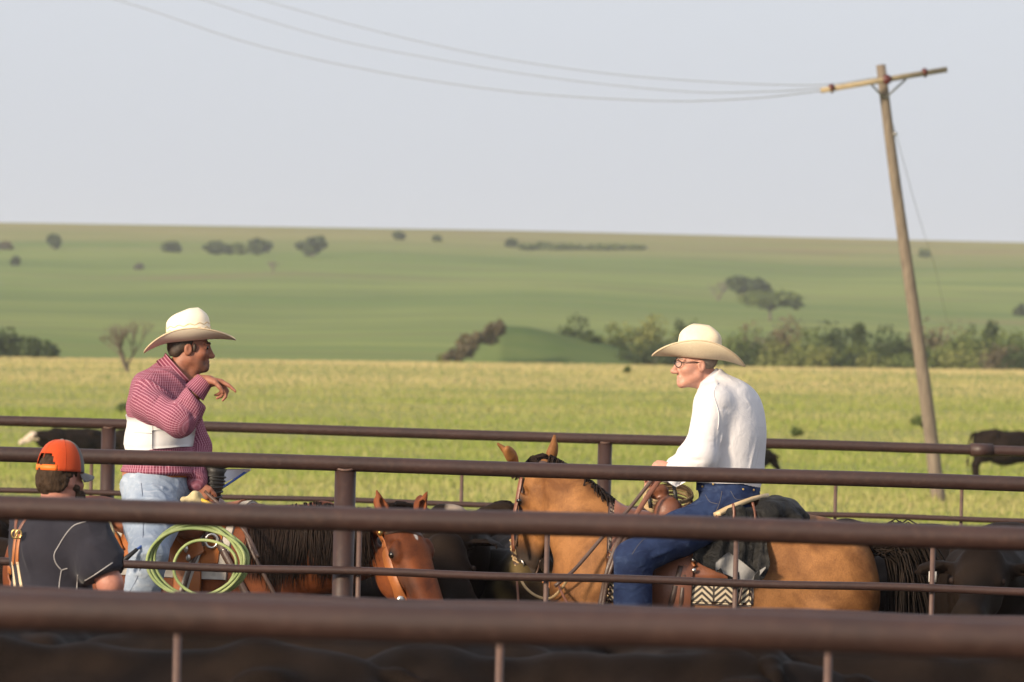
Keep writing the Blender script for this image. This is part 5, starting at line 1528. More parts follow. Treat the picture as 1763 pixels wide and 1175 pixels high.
N = [nrm((x - p(272, 815)) * np.array([1, 1, 0])) for x in V]
blt = obj('belt', thick_sheet(V, 40, 2, N, .006, True), m_oleather, manL)
obj('buckle', box(p(272, 815) + ft * .185 + stv * -.02, stv, ft, up, .035, .006, .026), m_brass, blt)
for kn, an in ((kneN, ankN), (kneF, ankF)):
    B = grid_for(an + V3(-.14, -.16, -.20), an + V3(.26, .12, .10), .010)
    B.rc(an + V3(0, 0, .08), an + V3(-.01, 0, -.08), .058, .045, .03); B.rc(an + V3(-.02, 0, -.11), an + V3(.19, -.05, -.15), .042, .030, .04); B.rc(an + V3(-.03, 0, -.12), an + V3(-.03, 0, -.17), .034, .032, .01)
    obj('boot', B.mesh(1), m_leather, manL)
oh, WH, rings, nb, nc, ns_ = hat(manL, m_cream, p(326, 587), nrm(p(404, 589) - p(250, 603)), nrm(V3(-.06, 0, 1)), .230, .195, .160, .114, .092, .060, .016, .038, .10, .14, .03, power=1.5, dome=.42)
for j, rr_ in ((3, 0), (5, 1), (7, 2)):
    rg = np.array(rings[nb + j]); c0 = rg.mean(0); rg = c0 + (rg - c0) * 1.015
    rg = rg + np.array([[0, 0, .005 * math.sin(k * 1.1 + rr_)] for k in range(72)])
    obj('vent', tube(rg, .0030, 5, closed=True), m_band, oh)

# ================================================================== STANDING MAN (orange cap)
D = 24.6; p = pt(D)
manS = thing('person', V3(*P(95, 900, D)), 'bearded man in an orange cap and navy shirt standing with his back to us', 'person', 'people')
manS.location[2] = 0.0
ft = nrm(V3(.60, .80, 0)); stv = nrm(np.cross(ft, up)); RT = np.array([ft, stv, up])
fh = nrm(V3(.66, .75, -.05)); CH = p(107, 822)
lo = p(-30, 0, -.5); hi = p(240, 745, .5)
body = grid_for((lo[0], lo[1], -.01), hi, .018, ((p(50, 0)[0], p(160, 0)[0]), (CH[1] - .16, CH[1] + .16), (p(0, 872)[2], p(0, 745)[2])), .006)
W_S, _ = head_prims(body, CH, fh, up)
neckB = p(100, 880)
body.rc(W_S(0, -.03, -.04), neckB, .066, .078, .03)
body.rc(neckB, p(92, 960), .07, .10, .04); body.chain([p(92, 960), p(90, 1060), p(88, 1110)], [.10, .11, .12], .06)
shN, elN, wrN = p(150, 918, -.13), p(190, 1006, -.20), p(196, 1045, .05)
shF, elF, wrF = p(40, 918, .12), p(48, 1010, .24), p(120, 1040, .36)
body.chain([shN, shN * .5 + elN * .5, elN], [.062, .060, .052], .03); body.chain([elN, elN * .5 + wrN * .5, wrN], [.053, .048, .033], .03)
body.chain([shF, elF, wrF], [.06, .05, .033], .03)
hand_prims(body, wrN, V3(.1, 1, -.1), V3(-1, .1, -.2)); hand_prims(body, wrF, V3(.7, .7, 0), V3(.2, -.2, -1))
for s in (-1, 1):
    h0 = p(88, 1110) + stv * .10 * s; k0 = h0 * .5 + stv * .05 * s; k0[2] = .52; a0_ = k0.copy(); a0_[2] = .10
    body.chain([h0, h0 * .5 + k0 * .5 + V3(0, 0, 0), k0, a0_], [.11, .09, .065, .045], .04)
    body.rc(a0_ - V3(0, 0, .05), a0_ + ft * .16 - V3(0, 0, .065), .04, .03, .02)
vb, qb = body.mesh(1); obj('body', (vb, qb), m_skin_red, manS, attrs={'stubble': np.zeros(len(vb))})
hf = grid_for(CH - .19, CH + .19, .0065); Rb = np.array([np.cross(fh, up), fh, up])
hf.el(W_S(0, -.022, .034), (.084, .102, .092), Rb, 0); hf.el(W_S(0, -.060, -.028), (.074, .056, .058), Rb, .03)
hf.cut(W_S(0, .022, 0), fh); hf.rc(W_S(-.2, .03, -.055), W_S(.2, .03, -.055), .062, .062, .02, True)
v, q = hf.mesh(1); n = vnormals(v, q); v = v + n * (sines(v * np.array([1, 1, .6]), .0028, 95, 8, 3) + sines(v, .0022, 200, 6, 8))[:, None]
obj('hair', (v, q), m_hair_brown, manS)
bf = grid_for(CH - .2, CH + .2, .007)
bf.el(W_S(0, .055, -.095), (.058, .052, .060), Rb, .02); bf.rc(W_S(.058, .02, -.04), W_S(.04, .06, -.10), .022, .035, .03); bf.rc(W_S(-.058, .02, -.04), W_S(-.04, .06, -.10), .022, .035, .03)
bf.el(W_S(0, .075, -.135), (.038, .034, .05), Rb, .03)
v, q = bf.mesh(1); n = vnormals(v, q); v = v + n * sines(v, .005, 110, 8, 5)[:, None]
obj('beard', (v, q), m_hair_brown, manS)
# shirt
lo = p(-10, 1140, -.42); hi = p(230, 868, .45); S = grid_for(lo, hi, .010)
S.el(p(92, 950), (.160, .215, .17), RT, .06); S.el(p(97, 912), (.125, .225, .085), RT, .06); S.el(p(88, 1030), (.160, .195, .19), RT, .06)
S.rc(p(101, 884), p(98, 905), .082, .12, .05); S.el(p(88, 1085), (.155, .19, .06), RT, .04)
sl = shN * .30 + elN * .70
A = grid_for(lo, hi, .010); A.chain([shN, shN * .5 + elN * .5, elN], [.100, .092, .084], .05); A.el(shN * .45 + elN * .55 - V3(0, 0, .03), (.09, .09, .07), k=.05)
sl = shN * .18 + elN * .82
sl2 = shF * .4 + elF * .6; S.chain([shF, sl2], [.10, .09], .05)
S.cut(neckB + V3(0, 0, .020), nrm(ft * .3 + up * .9))
dS = nrm(elN - shN)
A.cut(sl, dS + V3(.0, 0, -.25)); k_ = .05; h_ = np.maximum(k_ - np.abs(S.f - A.f), 0) / k_; S.f = np.minimum(S.f, A.f) - h_ * h_ * k_ * .25
v, q = S.mesh(2); fl = []
for a, b_, s in [((60, 960, -.2), (95, 1040, -.2), 1), ((75, 950, -.2), (110, 1030, -.2), -1), ((50, 980, -.2), (78, 1050, -.2), -.9), ((40, 930, -.1), (52, 1010, -.15), .8), ((150, 960, -.3), (120, 1000, -.25), 1), ((160, 985, -.3), (128, 1018, -.25), -1), ((150, 930, -.25), (180, 960, -.25), .7), ((140, 950, -.3), (172, 985, -.28), -.7)]:
    fl.append((p(*a), p(*b_), s))
v = cloth(v, q, ridge_set(fl, .018, .015), 15, 13, .0042, cramp=2.6)
oS = obj('shirt', (v, q), m_navy, manS); bvS = bvh_of(v, q)
for pix in ([(148, 899), (128, 904), (112, 922), (100, 942), (93, 955), (96, 970), (106, 982)], [(106, 982), (103, 1000), (101, 1022)], [(146, 1000), (160, 992), (178, 980), (194, 969)], [(106, 982), (116, 979)], [(134, 990), (132, 1020)]):
    pts, ns = trace([bvS], pix, 26, .001); obj('piping', tube(pts, .0028, 6), m_piping, oS)
V = []
for k in range(28):
    th = 2 * math.pi * k / 28
    for h_ in (0, 1): V.append(neckB + V3(0, 0, .012) + (ft * math.cos(th) + stv * math.sin(th)) * (.092 - .008 * h_) + up * (-.014 + .024 * h_) + ft * (-.01 - .008 * h_ * math.cos(th)))
N = [nrm((x - neckB) * np.array([1, 1, 0])) for x in V]; obj('neckband', thick_sheet(V, 28, 2, N, .004, True), m_navy, oS)
J = grid_for((p(-10, 0)[0], p(0, 0, -.3)[1], -.01), p(200, 1075, .35), .014)
J.el(p(88, 1115), (.150, .185, .10), RT, .05)
for s in (-1, 1):
    h0 = p(88, 1110) + stv * .10 * s; k0 = h0 * .5 + stv * .05 * s; k0[2] = .52; a0_ = k0.copy(); a0_[2] = .10
    J.chain([h0 - V3(0, 0, .03), k0, a0_], [.125, .09, .08], .05)
J.cut(p(88, 1085), up); obj('jeans', J.mesh(1), m_faded, manS)
V = []
for k in range(36):
    th = 2 * math.pi * k / 36
    for h_ in (0, 1): V.append(p(88, 1090) + (ft * .168 * math.cos(th) + stv * .200 * math.sin(th)) + up * (-.02 + .04 * h_))
N = [nrm((x - p(88, 1090)) * np.array([1, 1, 0])) for x in V]; obj('belt', thick_sheet(V, 36, 2, N, .006, True), m_oleather, manS)
# cap
CC = p(107, 815); Hc, Rc = frame(CC, fh, nrm(up - fh * .12)); WC = lambda s, f_, u: Hc(f_, s, u)
m_mesh_or = fabric('orange_mesh', (.46, .060, .014), (.38, .048, .012), 700, 8, .85, .12)
m_or = simple('orange_strap', (.80, .155, .012), (.72, .13, .012), 30, .55)
m_capgrey = fabric('grey_cap_cloth', (.16, .15, .14), (.13, .12, .115), 500, 8, .9, .12)
nt_, nu_ = 16, 64; V = []; 
for i in range(nt_ + 1):
    a = (math.pi / 2) * i / nt_
    for k in range(nu_):
        th = 2 * math.pi * (k + .5) / nu_
        rr_ = math.cos(a) ** .72 if a < math.pi / 2 - 1e-6 else 0
        V.append(WC(.094 * rr_ * math.sin(th), .110 * rr_ * math.cos(th) - .012, .008 + .135 * math.sin(a) ** 1.05 - .012 * math.cos(th) * 0))
V = np.array(V)
def cap_faces(sel):
    f = []
    for i in range(nt_):
        for k in range(nu_):
            th = math.degrees(2 * math.pi * (k + 1) / nu_); dev = abs((th + 180) % 360 - 180)      # 0 = front
            if sel(i, dev): f.append((i * nu_ + k, i * nu_ + (k + 1) % nu_, (i + 1) * nu_ + (k + 1) % nu_, (i + 1) * nu_ + k))
    return f
hole = lambda i, dev: dev > 180 - 34 * math.sqrt(max(0, 1 - ((i - 2) / 4.2) ** 2)) if 2 <= i <= 5 else False
cap = thing('cap', CC, 'x', 'cap'); del cap['label']; del cap['category']; cap.parent = manS
cap.location = [float(a - b_) for a, b_ in zip(CC, manS.location)]
def solid(o, t=.003):
    md = o.modifiers.new('solid', 'SOLIDIFY'); md.thickness = t; md.offset = 0; return o
solid(obj('back_panel', (V, cap_faces(lambda i, d: d > 68 and not hole(i, d) and not (i < 2 and d > 140))), m_mesh_or, cap))
solid(obj('front_panel', (V, cap_faces(lambda i, d: d <= 68)), m_capgrey, cap))
sv = V[:2 * nu_ + nu_].copy(); cx = WC(0, -.012, 0)
fs = [(i * nu_ + k, i * nu_ + (k + 1) % nu_, (i + 1) * nu_ + (k + 1) % nu_, (i + 1) * nu_ + k) for i in range(2) for k in range(nu_) if abs((math.degrees(2 * math.pi * (k + 1) / nu_) + 180) % 360 - 180) > 136]
sv = sv + (sv - cx) * np.array([.012, .012, 0]); solid(obj('strap', (sv, fs), m_or, cap), .004)
obj('button', ball(WC(0, -.012, .144), (.009, .009, .005), 10, 6), m_capgrey, cap)
for th in (-118, -60, 60, 118, 180):
    pts = [WC(.0955 * math.cos(a) ** .72 * math.sin(math.radians(th)), .1115 * math.cos(a) ** .72 * math.cos(math.radians(th)) - .012, .008 + .1365 * math.sin(a) ** 1.05) for a in np.linspace(.42 if th == 180 else .02, 1.5, 14)]
    obj('seam', tube(pts, .0016, 5), m_mesh_or if abs(th) > 70 else m_capgrey, cap)
V2, N2 = [], []
for i in range(15):
    th = math.radians(-72 + 144 * i / 14)
    for j in range(6):
        t = j / 5; r1 = V3(.094 * math.sin(th), .110 * math.cos(th) - .012, 0); ext = .075 * t * math.cos(th * 1.12) ** .6 if abs(th * 1.12) < math.pi / 2 else 0
        V2.append(WC(r1[0], r1[1] + ext, .012 - .012 * t - .035 * (r1[0] / .094) ** 2 * (.4 + .6 * t))); N2.append(up)
obj('brim', thick_sheet(V2, 15, 6, N2, .004), m_capgrey, cap)
# leather straps with brass buckles hanging over his left shoulder blade
hs_ = thing('halter', p(45, 930, -.2), 'brown leather halter straps with brass buckles slung over the standing man\'s shoulder', 'halter')
def lay(par, bv, pix, w, mat, nm='strap', lift=.006, th=.005, n=18, depth=None):
    pts, ns = trace(bv, pix, n, lift, depth)
    return obj(nm, strap(pts, ns, w, th), mat, par)
zd = 24.50
for pix, w, m_ in ([[(52, 886), (40, 900), (30, 918)], .024, m_leather], [[(30, 888), (27, 905), (27, 925)], .020, m_leather], [[(27, 920), (24, 945), (22, 972)], .024, m_oleather], [[(34, 920), (30, 945), (29, 972)], .024, m_oleather]):
    lay(hs_, [bvS], pix, w, m_, depth=zd)
for pix, w in ([[(21, 968), (24, 995), (28, 1030)], .016], [[(30, 968), (34, 995), (40, 1028)], .016]): lay(hs_, [bvS], pix, w, m_piping if False else m_tape, 'tie', depth=zd)
lay(hs_, [bvS], [(16, 975), (17, 1000), (18, 1032)], .03, m_oleather, 'fender', depth=zd + .02)
for px, py in ((25, 920), (32, 920)):
    a = np.linspace(0, 2 * math.pi, 16, endpoint=False); c_ = cast([bvS], max(px, 33), py, .012); c_ = P(px, py, zd - .02)
    obj('buckle', tube([c_ + V3(.012 * math.cos(t), 0, .018 * math.sin(t)) for t in a], .004, 6, closed=True), m_brass, hs_)
# ================================================================== TACK, RIGHT HORSE
m_rope_tan = simple('tan_rope', (.42, .30, .16), (.30, .20, .10), 60, .8, .5, 160)
m_rope_green = simple('green_rope', (.205, .275, .095), (.300, .345, .150), 14, .7, .5, 200)
m_rope_pale = simple('pale_rope', (.50, .42, .24), (.38, .31, .17), 40, .8, .5, 160)
m_oil, nt, b = nodes('black_oilcloth')
v = coord(nt); n1 = noise(nt, v, 5, 5, .6); n3 = noise(nt, v, 15, 4, .55, .8)
nt.links.new(mixc(nt, ramp(nt, n1, [(.52, (0, 0, 0)), (.66, (1, 1, 1))]), (.012, .0115, .011), (.030, .028, .026)), b.inputs['Base Color'])
b.inputs['Roughness'].default_value = .6; b.inputs['Specular IOR Level'].default_value = .15; bump(nt, b, n3, .8, .03)
m_lining = simple('grey_lining', (.26, .25, .24), (.19, .185, .18), 14, .85, .4, 40)
# woven chevron blanket (print and weave only)
m_blanket, nt, b = nodes('chevron_blanket')
a_u, a_v = attr(nt, 'bu'), attr(nt, 'bv')
tri = mathn(nt, 'ABSOLUTE', mathn(nt, 'SUBTRACT', mathn(nt, 'FRACT', mathn(nt, 'MULTIPLY', a_u, 1 / .118)), .5))
ph = mathn(nt, 'FRACT', mathn(nt, 'ADD', mathn(nt, 'MULTIPLY', a_v, 1 / .031), mathn(nt, 'MULTIPLY', tri, 3.4)))
n2 = noise(nt, coord(nt), 260, 2, .6)
dark = ramp(nt, mathn(nt, 'ADD', ph, mathn(nt, 'MULTIPLY', n2, .10)), [(.50, (0, 0, 0)), (.58, (1, 1, 1))])
seamd = ramp(nt, mathn(nt, 'ABSOLUTE', mathn(nt, 'SUBTRACT', mathn(nt, 'FRACT', mathn(nt, 'ADD', mathn(nt, 'MULTIPLY', a_u, 1 / .118), .5)), .5)), [(.03, (1, 1, 1)), (.06, (0, 0, 0))])
c = mixc(nt, dark, (.52, .43, .30), (.045, .036, .030)); c = mixc(nt, seamd, c, (.045, .036, .03))
nt.links.new(c, b.inputs['Base Color']); b.inputs['Roughness'].default_value = .95; bump(nt, b, n2, .6, .004)
def drape(bvs, H, Fs, phis, ax_u, lift, th, shape=None, jitter=0):
    """leather or cloth laid over a back: rays aimed at the body axis find the hide"""
    V, N, uu, vv = [], [], [], []
    nu, nv = len(Fs), len(phis)
    for i, F in enumerate(Fs):
        s_acc = 0; prev = None
        for j, ph_ in enumerate(phis):
            F2, p2 = shape(F, ph_) if shape else (F, ph_)
            c = H(F2, 0, ax_u); d = H(F2, -math.cos(p2), ax_u + math.sin(p2)) - c
            best = None
            for b_ in bvs:
                h_ = b_.ray_cast(Vector(c + d * .9), Vector(-d))
                if h_[0] is not None and (best is None or h_[3] < best[1]): best = (np.array(h_[0]), h_[3])
            q_ = best[0] if best else c + d * .3
            q_ = q_ + d * (lift + jitter * math.sin(9 * p2 + 31 * F2))
            if prev is not None: s_acc += np.linalg.norm(q_ - prev)
            prev = q_; V.append(q_); N.append(d); uu.append(F2); vv.append(s_acc)
    vf = thick_sheet(V, nu, nv, N, th)
    return vf, {'bu': uu + uu, 'bv': vv + vv}
def rad(a): return math.radians(a)
sideR = -1 if HR(0, -1, 0)[1] < HR(0, 1, 0)[1] else 1          # S sign of the side toward us
def HRn(F, S, U): return HR(F, S * sideR * -1, U)              # drape() calls with -cos -> near side at phi 0
# near side is S = -1*... ; phi 0 = toward us, 90 = top, 180 = far side
nearR = lambda F, S, U: HR(F, S if sideR < 0 else -S, U)
nearL = lambda F, S, U: HL(F, S if HL(0, -1, 0)[1] < HL(0, 1, 0)[1] else -S, U)
# blanket
blk = thing('saddle_blanket', HR(-.25, 0, 1.2), 'cream and black chevron woven saddle blanket under the brown saddle', 'saddle blanket')
def bshape(F, ph_): return F, ph_
vf, at_ = drape([bvR], nearR, np.linspace(.06, -.66, 26), [rad(a) for a in np.linspace(-6, 186, 49)], 1.0, .016, .012)
obj('cloth', vf, m_blanket, blk, attrs=at_)
bvB = bvh_of(*vf)
for F in (.06, -.66):
    vf2, _ = drape([bvB, bvR], nearR, np.linspace(F - .012, F + .012, 3), [rad(a) for a in np.linspace(-6, 186, 40)], 1.0, .004, .014)
    obj('binding', vf2, m_dleather, blk)
vf2, _ = drape([bvB, bvR], nearR, np.linspace(.06, -.66, 24), [rad(a) for a in (-8, -6, -4)], 1.0, .005, .014); obj('binding', vf2, m_dleather, blk)
# saddle
sadR = thing('saddle', HR(-.25, 0, 1.35), 'brown western saddle with a cream cantle on the buckskin', 'saddle', 'western saddles')
vf, _ = drape([bvB], nearR, np.linspace(.07, -.54, 20), [rad(a) for a in np.linspace(18, 162, 37)], 1.0, .012, .012, shape=lambda F, a: (F, a))
obj('skirt', vf, m_leather, sadR); bvK = bvh_of(*vf)
D = 28.9; p = pt(D)
F_ = grid_for(p(1085, 930, -.36), p(1330, 815, .36), .0095)
F_.rc(p(1150, 905, -.17), p(1150, 905, .17), .060, None, .05); F_.rc(p(1148, 880, -.10), p(1148, 880, .10), .070, None, .05)       # fork and swells
F_.el(p(1152, 880, -.12), (.065, .055, .07), k=.03); F_.el(p(1152, 880, .12), (.065, .055, .07), k=.03)
F_.rc(p(1143, 872), p(1133, 848), .040, .030, .03); F_.rc(p(1140, 847), p(1124, 846), .034, .030, .02); F_.el(p(1130, 843), (.052, .050, .020), k=.02)
F_.el(p(1225, 912), (.21, .20, .055), k=.05)
obj('fork', F_.mesh(1), m_leather, sadR)
F_ = grid_for(p(1090, 935, -.36), p(1330, 815, .36), .0095)
F_.el(p(1200, 892), (.17, .18, .045), k=.04); F_.rc(p(1172, 880, -.10), p(1200, 896, -.16), .030, .035, .04)
obj('seat', F_.mesh(1), m_oleather, sadR)
# cantle: raised dish behind the rider with a pale binding
V, N = [], []
for i in range(25):
    a = math.pi * i / 24; sx = -math.cos(a)
    for j in range(5):
        t = j / 4
        V.append(p(1306 + 10 * t - 82 * abs(sx) ** 1.5, 905 - 50 * t * (1 - .62 * abs(sx) ** 2.2), .33 * sx * (1 - .05 * t))); N.append(V3(-.8, 0, .5))
obj('cantle', thick_sheet(V, 25, 5, N, .018), m_leather, sadR)
m_raw = simple('rawhide', (.60, .44, .25), (.50, .36, .19), 20, .55, .3, 60)
top_ = np.array(V).reshape(25, 5, 3)[:, 4]
obj('cantle_binding', strap(top_, np.tile(V3(-.25, 0, .95), (25, 1)), .055, .022), m_raw, sadR)
# fender, leathers, rigging on the near side
fen = trace([bvK, bvB, bvR], [(1165, 930), (1160, 985), (1150, 1060), (1140, 1130)], 20, .020)
obj('fender', strap(fen[0], fen[1], np.linspace(.18, .24, 20), .012), m_leather, sadR)
sk = trace([bvK, bvB, bvR], [(1148, 948), (1176, 952), (1196, 940), (1204, 926)], 16, .026)
obj('seat_jockey', strap(sk[0], sk[1], np.array([.05] + [.085] * 14 + [.05]), .010), m_oleather, sadR)
bsad = [bvK, bvB, bvR]
for pix, w, m_, nm in (([(1192, 925), (1189, 960), (1184, 1010), (1180, 1075)], .046, m_leather, 'billet'), ([(1172, 975), (1160, 1020), (1146, 1075)], .030, m_dleather, 'latigo'), ([(1178, 990), (1172, 1040), (1168, 1080)], .022, m_dleather, 'latigo'),
                       ([(1150, 958), (1172, 966), (1194, 962)], .03, m_oleather, 'rigging'), ([(1196, 975), (1186, 965), (1180, 975)], .014, m_oleather, 'rigging'),
                       ([(1276, 925), (1272, 960), (1270, 1000), (1262, 1050)], .016, m_dleather, 'saddle_string'), ([(1288, 930), (1284, 975), (1272, 1040)], .013, m_dleather, 'saddle_string')):
    lay(sadR, bsad, pix, w, m_, nm, .022, .008)
for pix in ([(1194, 960), (1196, 1000)],):
    pts, ns = trace(bsad, pix, 10, .03); 
    for k_ in (1, 5, 9): obj('concho', ball(pts[k_], (.012, .006, .012), 10, 6), m_silver, sadR)
# stirrup and breast collar
sp_ = trace(bsad, [(1095, 1120), (1096, 1135)], 4, .03, depth=28.55)[0]
obj('stirrup', tube(np.array([P(1072 + 22 * math.cos(t), 1142 + 30 * math.sin(t) * (1 if math.sin(t) < 0 else .5), 28.48) for t in np.linspace(0, 2 * math.pi, 22)[:-1]]), .016, 8, closed=True), m_dleather, sadR)
lay(sadR, bsad, [(1084, 905), (1064, 935), (1046, 985), (1032, 1050)], .030, m_dleather, 'breast_collar', .018, .008)
lay(sadR, bsad, [(1096, 905), (1076, 930), (1058, 965), (1044, 1010), (1036, 1060)], .022, m_dleather, 'breast_collar', .028, .008)
# braided dark edge of the blanket in front of the leg
for k_ in range(9):
    y_ = 948 + 11 * k_
    for s_ in (0, 1):
        lay(blk, [bvB, bvR], [(1052 - 1.4 * k_ - 5 + 10 * s_, y_), (1052 - 1.4 * k_ + 5 - 10 * s_ + 3, y_ + 10)], .011, m_rope_tan if s_ else m_dleather, 'braid', .016, .006, 5)
# reins: from the bit to the hand
def free_strap(par, pix, w, m_, nm, d0, d1, n=22, th=.005):
    pts = smooth_path([P(px, py, d0 + (d1 - d0) * t) for (px, py), t in zip(pix, np.linspace(0, 1, len(pix)))], n)
    return obj(nm, strap(pts, np.tile(V3(0, -1, .15), (n, 1)), w, th), m_, par)
brR = thing('bridle', WR(0, 0, .1), 'dark brown bridle with a rawhide noseband on the buckskin\'s head', 'bridle', 'bridles of the two saddled horses')
lay(brR, [bvR], [(897, 822), (893, 845), (888, 872), (882, 905), (884, 950)], .026, m_leather, 'cheek_strap', .007)
lay(brR, [bvR], [(905, 800), (900, 822), (897, 860), (893, 905), (888, 940)], .020, m_dleather, 'cheek_strap', .007)
lay(brR, [bvR], [(960, 806), (935, 797), (912, 797), (899, 806)], .028, m_dleather, 'crown_piece', .008)
lay(brR, [bvR], [(896, 822), (888, 818), (880, 822)], .022, m_dleather, 'browband', .008)
hb = cast([bvR], 889, 862, .014)
a = np.linspace(0, 2 * math.pi, 18, endpoint=False)
for px, py in ((887, 862), (884, 893)):
    hb = cast([bvR], px, py, .014)
    if hb: obj('buckle', tube([hb[0] + V3(.014 * math.cos(t), 0, .020 * math.sin(t)) for t in a], .004, 6, closed=True), m_silver, brR)
pts, ns = trace([bvR], [(882, 928), (884, 950), (890, 972), (900, 990), (915, 1000)], 40, .010)
for k_ in range(3):                                    # three plaited strands of the bosal
    q_ = pts + ns * .006 * np.cos(np.linspace(0, 34, 40) + k_ * 2.1)[:, None] + V3(1, 0, .3) * (.010 * np.sin(np.linspace(0, 34, 40) + k_ * 2.1))[:, None]
    obj('noseband', tube(q_, .0055, 6), m_rope_tan if k_ != 1 else m_dleather, brR)
for s in (-1, 1):
    rg = np.array([WR(.062 * s + .006, -.02 + .022 * math.cos(t), .50 + .022 * math.sin(t)) for t in a]); obj('bit_ring', tube(rg, .004, 6, closed=True), m_silver, brR)
for pix, w, d0, d1, m_ in (([(1138, 806), (1108, 845), (1078, 882), (1046, 915), (1012, 955), (985, 985), (955, 1010)], .019, 28.72, 28.52, m_dleather), ([(1142, 818), (1122, 845), (1100, 878), (1086, 905)], .026, 28.72, 28.6, m_leather),
                           ([(893, 990), (905, 1012), (925, 1027), (948, 1030), (968, 1012), (984, 985)], .014, 28.95, 28.6, m_rope_tan), ([(960, 1005), (972, 1030), (985, 1052)], .013, 28.7, 28.5, m_leather),
                           ([(890, 1000), (892, 1030), (893, 1060)], .012, 28.9, 28.85, m_leather), ([(934, 1004), (942, 996), (946, 1010), (940, 1014)], .010, 28.6, 28.6, m_oleather)):
    free_strap(brR, pix, w, m_, 'rein', d0, d1)
pts, ns = trace([bvR], [(931, 965), (925, 985), (915, 1000)], 14, .008); obj('throat_latch', tube(pts, .006, 6), m_dleather, brR)
# tan rope coiled over the horn
def coil(par, c, ex, ey, ez, rx, ry, n, r0, mat, seed, jit=.02, dz=.006, nm='loop'):
    r_ = random.Random(seed)
    for k in range(n):
        t = np.linspace(0, 2 * math.pi, 54, endpoint=False); a_, b_ = rx * (1 + r_.uniform(-1, 1) * jit * 3), ry * (1 + r_.uniform(-1, 1) * jit * 3)
        ox, oy, p1, tl = r_.uniform(-1, 1) * jit * .5, r_.uniform(-1, 1) * jit * .5, r_.uniform(0, 6.28), r_.uniform(-.04, .04)
        pts = np.array([c + ex * (a_ * math.cos(q) + ox + .006 * math.sin(3 * q + p1)) + ey * (b_ * math.sin(q) + oy + .006 * math.cos(2 * q + p1)) + ez * (dz * (k - n / 2) + tl * math.cos(q + p1) * .4) for q in t])
        obj(nm, tube(pts, r0, 8, closed=True), mat, par)
rpR = thing('lariat', p(1150, 855), 'tan lariat coiled over the horn of the brown saddle', 'rope', 'ropes carried on the saddles')
coil(rpR, p(1150, 858, -.02), nrm(V3(.88, .45, -.03)), nrm(V3(.05, .45, .24)), nrm(V3(0, -.45, 1)), .135, .10, 6, .0070, m_rope_tan, 4, .016, .011)
for px, py in ((1162, 846), (1118, 858)):
    obj('tie', strap([p(px - 2, py - 10, -.10), p(px, py, -.13), p(px + 2, py + 14, -.13), p(px + 3, py + 22, -.10)], [V3(0, -1, .1)] * 4, .020, .008), m_black, rpR)
# black slicker rolled behind the cantle, its skirt hanging over the near side
slk = thing('slicker', HR(-.72, 0, 1.45), 'black oilcloth slicker rolled and tied behind the cantle of the brown saddle', 'coat')
lo = p(1215, 1015, -.46); hi = p(1410, 840, .40); F_ = grid_for(lo, hi, .0085)
F_.rc(p(1326, 890, -.24), p(1328, 886, .22), .080, .080, .05); F_.el(p(1345, 884, -.06), (.125, .20, .060), k=.05); F_.el(p(1342, 874, -.05), (.08, .16, .050), k=.05)
F_.el(p(1268, 892, -.27), (.09, .05, .045), k=.04); F_.rc(p(1248, 884, -.28), p(1292, 894, -.25), .030, .045, .04)
F_.rc(p(1330, 862, -.12), p(1386, 892, -.16), .030, .028, .03); F_.rc(p(1326, 876, -.2), p(1375, 895, -.24), .034, .03, .03)
v, q = F_.mesh(2); n = vnormals(v, q)
fl = [(p(1250, 870, -.3), p(1300, 885, -.3), 1), (p(1300, 862, -.2), p(1350, 872, -.2), 1), (p(1310, 858, -.1), p(1372, 880, -.2), -1), (p(1330, 880, -.25), p(1385, 893, -.2), 1), (p(1300, 880, -.3), p(1312, 900, -.3), -1), (p(1270, 870, -.3), p(1282, 895, -.3), 1), (p(1320, 866, -.15), p(1340, 895, -.28), -1)]
v = v + n * (sines(v, .006, 26, 7, 31) + sines(v, .003, 60, 6, 32) + ridge_set(fl, .016, .016)(v))[:, None]
obj('roll', (v, q), m_oil, slk); bvO = bvh_of(v, q)
# hanging skirt of the coat
V, N = [], []; nu, nv = 26, 16
for i in range(nu):
    a_ = i / (nu - 1)
    for j in range(nv):
        t = j / (nv - 1)
        bot = np.interp(a_, [0, .12, .3, .48, .62, .80, .93, 1], [962, 974, 984, 996, 1006, 1002, 996, 972])
        px = np.interp(a_, [0, 1], [1196, 1322]) + 4 * math.sin(t * 5 + a_ * 9) * t; py = 900 + (bot - 900) * t
        h_ = cast([bvB, bvR, bvK], px, py, .020 + .020 * t)
        q_ = (h_[0] if h_ else P(px, py, 28.6)); q_ = P(px, py, min((q_ - CAM) @ FWD, 28.68)) + V3(0, -.026 * (1 + math.sin(a_ * 21 + 2 * t)) * (.35 + t * .65) - .012 * math.sin(a_ * 47 + t * 6), 0)
        V.append(q_); N.append(V3(0, -1, .1))
sk_ = obj('coat_skirt', thick_sheet(V, nu, nv, N, .005), m_oil, slk)
V, N = [], []
for i in range(16):
    a_ = i / 15
    for j in range(8):
        t = j / 7
        px = np.interp(a_, [0, 1], [1232, 1318]); y0 = np.interp(a_, [0, .25, .5, .8, 1], [968, 950, 965, 986, 976]); y1 = np.interp(a_, [0, .3, .55, .8, 1], [984, 992, 1004, 1000, 978])
        py = y0 + (y1 - y0) * t; V.append(P(px, py, 28.545) + V3(0, -.010 - .018 * math.sin(a_ * 12 + t * 2), 0)); N.append(V3(0, -1, .1))
obj('lining', thick_sheet(V, 16, 8, N, .004), m_lining, slk)
for pix in ([(1296, 866), (1300, 885), (1302, 905)], [(1262, 868), (1264, 885), (1262, 905)]):
    pts, ns = trace([bvO], pix, 12, .004); obj('tie_string', strap(pts, ns, .014, .006), m_leather, slk)

